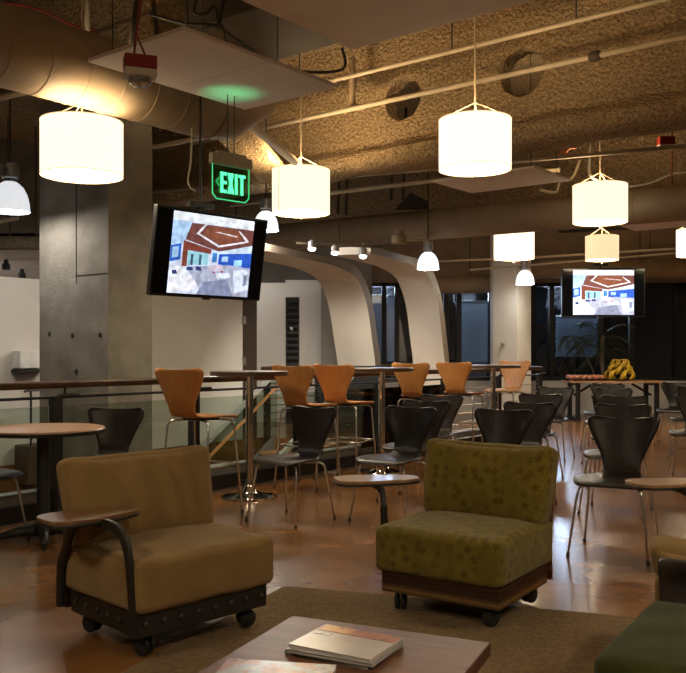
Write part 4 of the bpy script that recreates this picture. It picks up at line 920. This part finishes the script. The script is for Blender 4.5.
armchair('low tan armchair seen from behind at the right edge, with a dark back panel', 1.56, 3.38, face(.42, .91), M_TAN, M_TANBASE, mat('purple_brown_panel', (.075, .055, .055), (.06, .044, .044), 5, .5), w_=.62, dp=.5, back_h=.505)
armchair('plain dark green armchair in the bottom right corner, cut off by the photo edge', 1.13, 2.525, face(-.84, .54), M_OLIVEP, M_LAYER, M_STRIPEBACK, w_=.64, dp=.60, base_deco=False)

# ------------------------------------------------------------------ rug, coffee table, magazines
rg = MB(); a = Vector((-.31, 4.66)); e1 = Vector((.95, -.31)); e2 = Vector((-.40, -.916))
rg.prism([tuple(a), tuple(a + e2 * 4.2), tuple(a + e2 * 4.2 + e1 * 3.6), tuple(a + e1 * 3.6)], 0, .007); tag(rg.build('rug', M_RUG), 'beige carpet under the armchairs and the coffee table', 'rug')
ea = Vector((.915, -.403)); eb = Vector((-.403, -.915)); c0t = Vector((-.163, 2.83)); ct = c0t + ea * .325 + eb * .55; rt = math.atan2(ea.y, ea.x)
t = thing('coffee_table', 'low reddish-brown wooden coffee table at the bottom edge', 'table', (ct.x, ct.y, .007), rt)
mb = MB(); mb.box((0, 0, .373), (.65, 1.10, .04)); mb.build('tabletop', M_COFFEE, t, bevel=.004)
mb = MB(); mb.box((0, 0, .32), (.56, 1.0, .065)); mb.build('apron', M_COFFEE, t)
for sx in (-1, 1):
    for sy in (-1, 1): mb = MB(); mb.box((sx * .27, sy * .49, .177), (.05, .05, .354)); mb.build('leg', M_COFFEE, t)
def cover(name, cols, scale, seed):
    m, nt, b = _new(name); L = nt.links; tc = nt.nodes.new('ShaderNodeTexCoord'); mp = nt.nodes.new('ShaderNodeMapping'); mp.inputs['Location'].default_value = (seed, seed * .7, 0)
    nz = nt.nodes.new('ShaderNodeTexNoise'); nz.inputs['Scale'].default_value = scale; nz.inputs['Detail'].default_value = 3; cr = nt.nodes.new('ShaderNodeValToRGB'); cr.color_ramp.interpolation = 'EASE'
    while len(cr.color_ramp.elements) < len(cols): cr.color_ramp.elements.new(.5)
    for i, c in enumerate(cols): cr.color_ramp.elements[i].position = .3 + .4 * i / max(1, len(cols) - 1); cr.color_ramp.elements[i].color = (*c, 1)
    L.new(tc.outputs['Object'], mp.inputs[0]); L.new(mp.outputs[0], nz.inputs['Vector']); L.new(nz.outputs['Fac'], cr.inputs[0]); L.new(cr.outputs[0], b.inputs['Base Color']); b.inputs['Roughness'].default_value = .28
    return m
def magazine(px, py, z, rz, w_, l_, th, cov, label, band=None):
    d = F * (EYE - z) / (py - HY); t = thing('magazine', label, 'magazine', ((px - CX) * d / F, d, z), rz, 'magazines on the coffee table')
    mb = MB(); mb.box((0, 0, th / 2), (w_ - .004, l_ - .004, th - .002)); mb.build('pages', M_PAPER, t)
    mb = MB(); mb.box((0, 0, th - .0008), (w_, l_, .0016)); mb.box((0, 0, .0008), (w_, l_, .0016)); mb.box((-w_ / 2, 0, th / 2), (.0016, l_, th)); co = mb.build('cover', cov, t)
    if band:
        for (x0, x1, y0, y1, m) in band:
            k = MB(); k.box(((x0 + x1) / 2 * w_ / 2, (y0 + y1) / 2 * l_ / 2, th + .0004), ((x1 - x0) * w_ / 2, (y1 - y0) * l_ / 2, .0008)); k.build('cover_picture', m, co)
    return t
zt_ = .4005
c_white = mat('glossy_pale_cover', (.52, .47, .44), (.44, .40, .38), 6, .25)
mrot = rt - math.radians(6)
magazine(345, 650, zt_, mrot, .265, .215, .010, cover('blue_cover', [(.12, .14, .18), (.3, .32, .36), (.5, .5, .5)], 8, 1), 'lowest magazine of the neat stack on the coffee table')
magazine(346, 648, zt_ + .0105, mrot + .05, .265, .21, .009, cover('grey_cover', [(.2, .2, .22), (.4, .4, .42)], 8, 2), 'middle magazine of the neat stack on the coffee table')
magazine(347, 643.5, zt_ + .020, mrot, .26, .205, .008, c_white, 'top magazine of the stack, pale cover with an orange picture strip', band=[(-.95, -.2, .45, .97, cover('orange_pic', [(.45, .16, .04), (.6, .3, .05), (.25, .06, .02)], 18, 3)), (-.2, .95, .45, .97, cover('red_pic', [(.32, .07, .03), (.4, .14, .05), (.12, .04, .02)], 16, 4)), (-.9, -.5, .1, .3, cover('script_pic', [(.2, .18, .2), (.5, .45, .45)], 60, 5))])
magazine(272, 681, zt_, rt + math.radians(14), .30, .22, .012, cover('mixed_cover', [(.10, .05, .03), (.36, .17, .11), (.3, .32, .36), (.5, .42, .36)], 14, 6), 'loose magazine with a colourful picture cover lying in front of the stack')

# ------------------------------------------------------------------ fruit table and plant at the back
TD = 15.9
xa, xb = (566 - CX) * TD / F, (659 - CX) * TD / F
t = thing('buffet_table', 'long wooden table with black legs carrying fruit below the rear windows', 'table', ((xa + xb) / 2, TD, 0))
mb = MB(); mb.box((0, 0, .70), (xb - xa, .75, .035)); mb.build('tabletop', M_TOPW, t, bevel=.004)
for sx in (-1, 1):
    mb = MB()
    for sy in (-1, 1): mb.bar((sx * .70, sy * .28, 0), (sx * .70, sy * .28, .68), .07, .07)
    mb.bar((sx * .70, -.33, .03), (sx * .70, .33, .03), .08, .06); mb.bar((sx * .70, -.3, .66), (sx * .70, .3, .66), .06, .05)
    mb.build('leg', M_BLACK, t)
mb = MB(); mb.bar((.35, 0, .66), (.7, 0, .45), .03, .04); mb.bar((-.35, 0, .66), (-.7, 0, .45), .03, .04); mb.build('brace', M_BLACK, t)
bt = thing('banana_bunch', 'big heap of yellow bananas on the far table', 'bananas', ((620 - CX) * TD / F, TD, .718))
for i in range(42):
    a_ = i * 2.39996; ring = i % 3; r0 = .20 - .05 * ring; z0 = .03 + .10 * ring; pts = []
    for k in range(6):
        s_ = -1 + 2 * k / 5; pts.append((math.cos(a_) * (r0 + .05 * (1 - s_ * s_)) - math.sin(a_) * s_ * .05, math.sin(a_) * (r0 + .05 * (1 - s_ * s_)) + math.cos(a_) * s_ * .05, z0 + .07 + s_ * .085))
    pts = [(p[0], p[1], max(p[2], .022)) for p in pts]
    mb = MB(); mb.tube(pts, [.009, .022, .027, .027, .021, .008], 7); mb.build('banana', M_BANANA, bt, smooth=True)
mb = MB(); mb.lathe([(.14, 0), (.2, .012), (.2, .02), (.1, .02)], 20, (0, 0, 0)); mb.build('tray', M_PLAST, bt)
tr = thing('plastic_tray', 'clear plastic tray of reddish fruit on the far table, left of the bananas', 'tray', ((585 - CX) * TD / F, TD, .718))
mb = MB(); mb.box((0, 0, .006), (.68, .34, .01)); mb.box((0, -.17, .02), (.68, .006, .035)); mb.box((0, .17, .02), (.68, .006, .035)); mb.box((-.34, 0, .02), (.006, .34, .035)); mb.box((.34, 0, .02), (.006, .34, .035)); mb.build('body', M_CLEAR, tr)
ap0 = None
for i in range(18):
    col_, row = i % 6, i // 6; ap = MB(); r = .05
    ap.lathe([(0, -.9 * r), (.5 * r, -.88 * r), (.95 * r, -.3 * r), (r, .15 * r), (.7 * r, .8 * r), (.3 * r, .92 * r), (0, .75 * r)], 14) if ap0 is None else None
    if ap0 is None: o = ap.build('fruit', M_FRUIT, smooth=True); ap0 = o
    else: o = ap0.copy(); COL.objects.link(o)
    o.location = (tr.location.x - .27 + col_ * .108, TD - .105 + row * .105, .718 + .012 + .046); o.rotation_euler = (0, 0, i * 1.3)
    tag(o, 'reddish fruit lying in the clear tray left of the bananas', 'fruit', 'reddish fruit in the tray')
pt = thing('potted_palm', 'tall dark palm behind the fruit table below the smaller television', 'plant', ((603 - CX) * 16.75 / F, 16.75, 0))
mb = MB(); mb.lathe([(.15, 0), (.2, .35), (.215, .36), (.215, .40), (.19, .40), (.18, .34), (0, .34)], 24); mb.build('pot', M_BLACK, pt, autosmooth=.5)
mb = MB(); mb.tube(spline([(0, 0, .33), (.02, 0, .7), (-.03, 0, 1.1), (.0, 0, 1.55)], 5), [.04] * 15 + [.03], 9); mb.tube(spline([(-.05, .05, .33), (-.2, 0, .9), (-.42, -.05, 1.25), (-.62, -.05, 1.52)], 5), .018, 7); mb.build('trunk', M_TRUNK, pt, smooth=True)
rn = random.Random(4)
def frond(mb, base, az, length, droop, elev):
    P = [Vector(base)]; d = Vector((math.cos(az) * math.cos(elev), math.sin(az) * math.cos(elev) * .35, math.sin(elev)))
    n = 10
    for k in range(n): d = (d + Vector((0, 0, -droop / n))).normalized(); P.append(P[-1] + d * length / n)
    mb.tube(P, [.007] * n + [.003], 5)
    for k in range(2, n + 1):
        tn = (P[k] - P[k - 1]).normalized(); sd_ = tn.cross(Vector((0, 0, 1))); sd_ = sd_.normalized() if sd_.length > .05 else Vector((1, 0, 0))
        for s_ in (-1, 1):
            l_ = length * .34 * (1 - .5 * abs(k / n - .5)); tip = P[k] + (tn * .7 + sd_ * s_ * .8 + Vector((0, 0, -.45))).normalized() * l_; w_ = .014; mid = (P[k] + tip) / 2 + Vector((0, 0, .02))
            mb.add([P[k], mid + tn * w_, tip, mid - tn * w_, mid + Vector((0, 0, .004))], [(0, 1, 4), (1, 2, 4), (2, 3, 4), (3, 0, 4)])
mb = MB()
for i in range(15): frond(mb, (rn.uniform(-.02, .02), 0, 1.52 - .04 * (i % 4)), i * 2 * PI / 15 + rn.uniform(-.2, .2), rn.uniform(.55, .9), rn.uniform(1.0, 1.9), rn.uniform(-.1, .8))
for i in range(7): frond(mb, (-.62, -.05, 1.5), i * 2 * PI / 7, rn.uniform(.28, .42), rn.uniform(1.2, 2.0), rn.uniform(-.2, .6))
for i in range(8): frond(mb, (.05, -.02, 1.2), i * 2 * PI / 8 + .3, rn.uniform(.4, .7), rn.uniform(.9, 1.6), rn.uniform(.0, .6))
mb.build('foliage', M_LEAF, pt, recalc=False)

# ------------------------------------------------------------------ world, camera, output look
wd = bpy.data.worlds.new('night'); scn.world = wd; wd.use_nodes = True
wd.node_tree.nodes['Background'].inputs['Color'].default_value = (.02, .024, .035, 1); wd.node_tree.nodes['Background'].inputs['Strength'].default_value = .3
cam = bpy.data.cameras.new('camera'); co = bpy.data.objects.new('camera', cam); COL.objects.link(co)
cam.sensor_fit = 'HORIZONTAL'; cam.sensor_width = 36; cam.lens = F * 36 / 686; cam.shift_y = 14.5 / 686; cam.clip_start = .05
co.location = (0, 0, EYE); co.rotation_euler = (PI / 2, 0, 0); scn.camera = co
vs_ = scn.view_settings; scn.display_settings.display_device = 'sRGB'
vs_.view_transform = 'Standard'; vs_.look = 'None'; vs_.gamma = 1; vs_.exposure = 0.0; vs_.use_curve_mapping = False
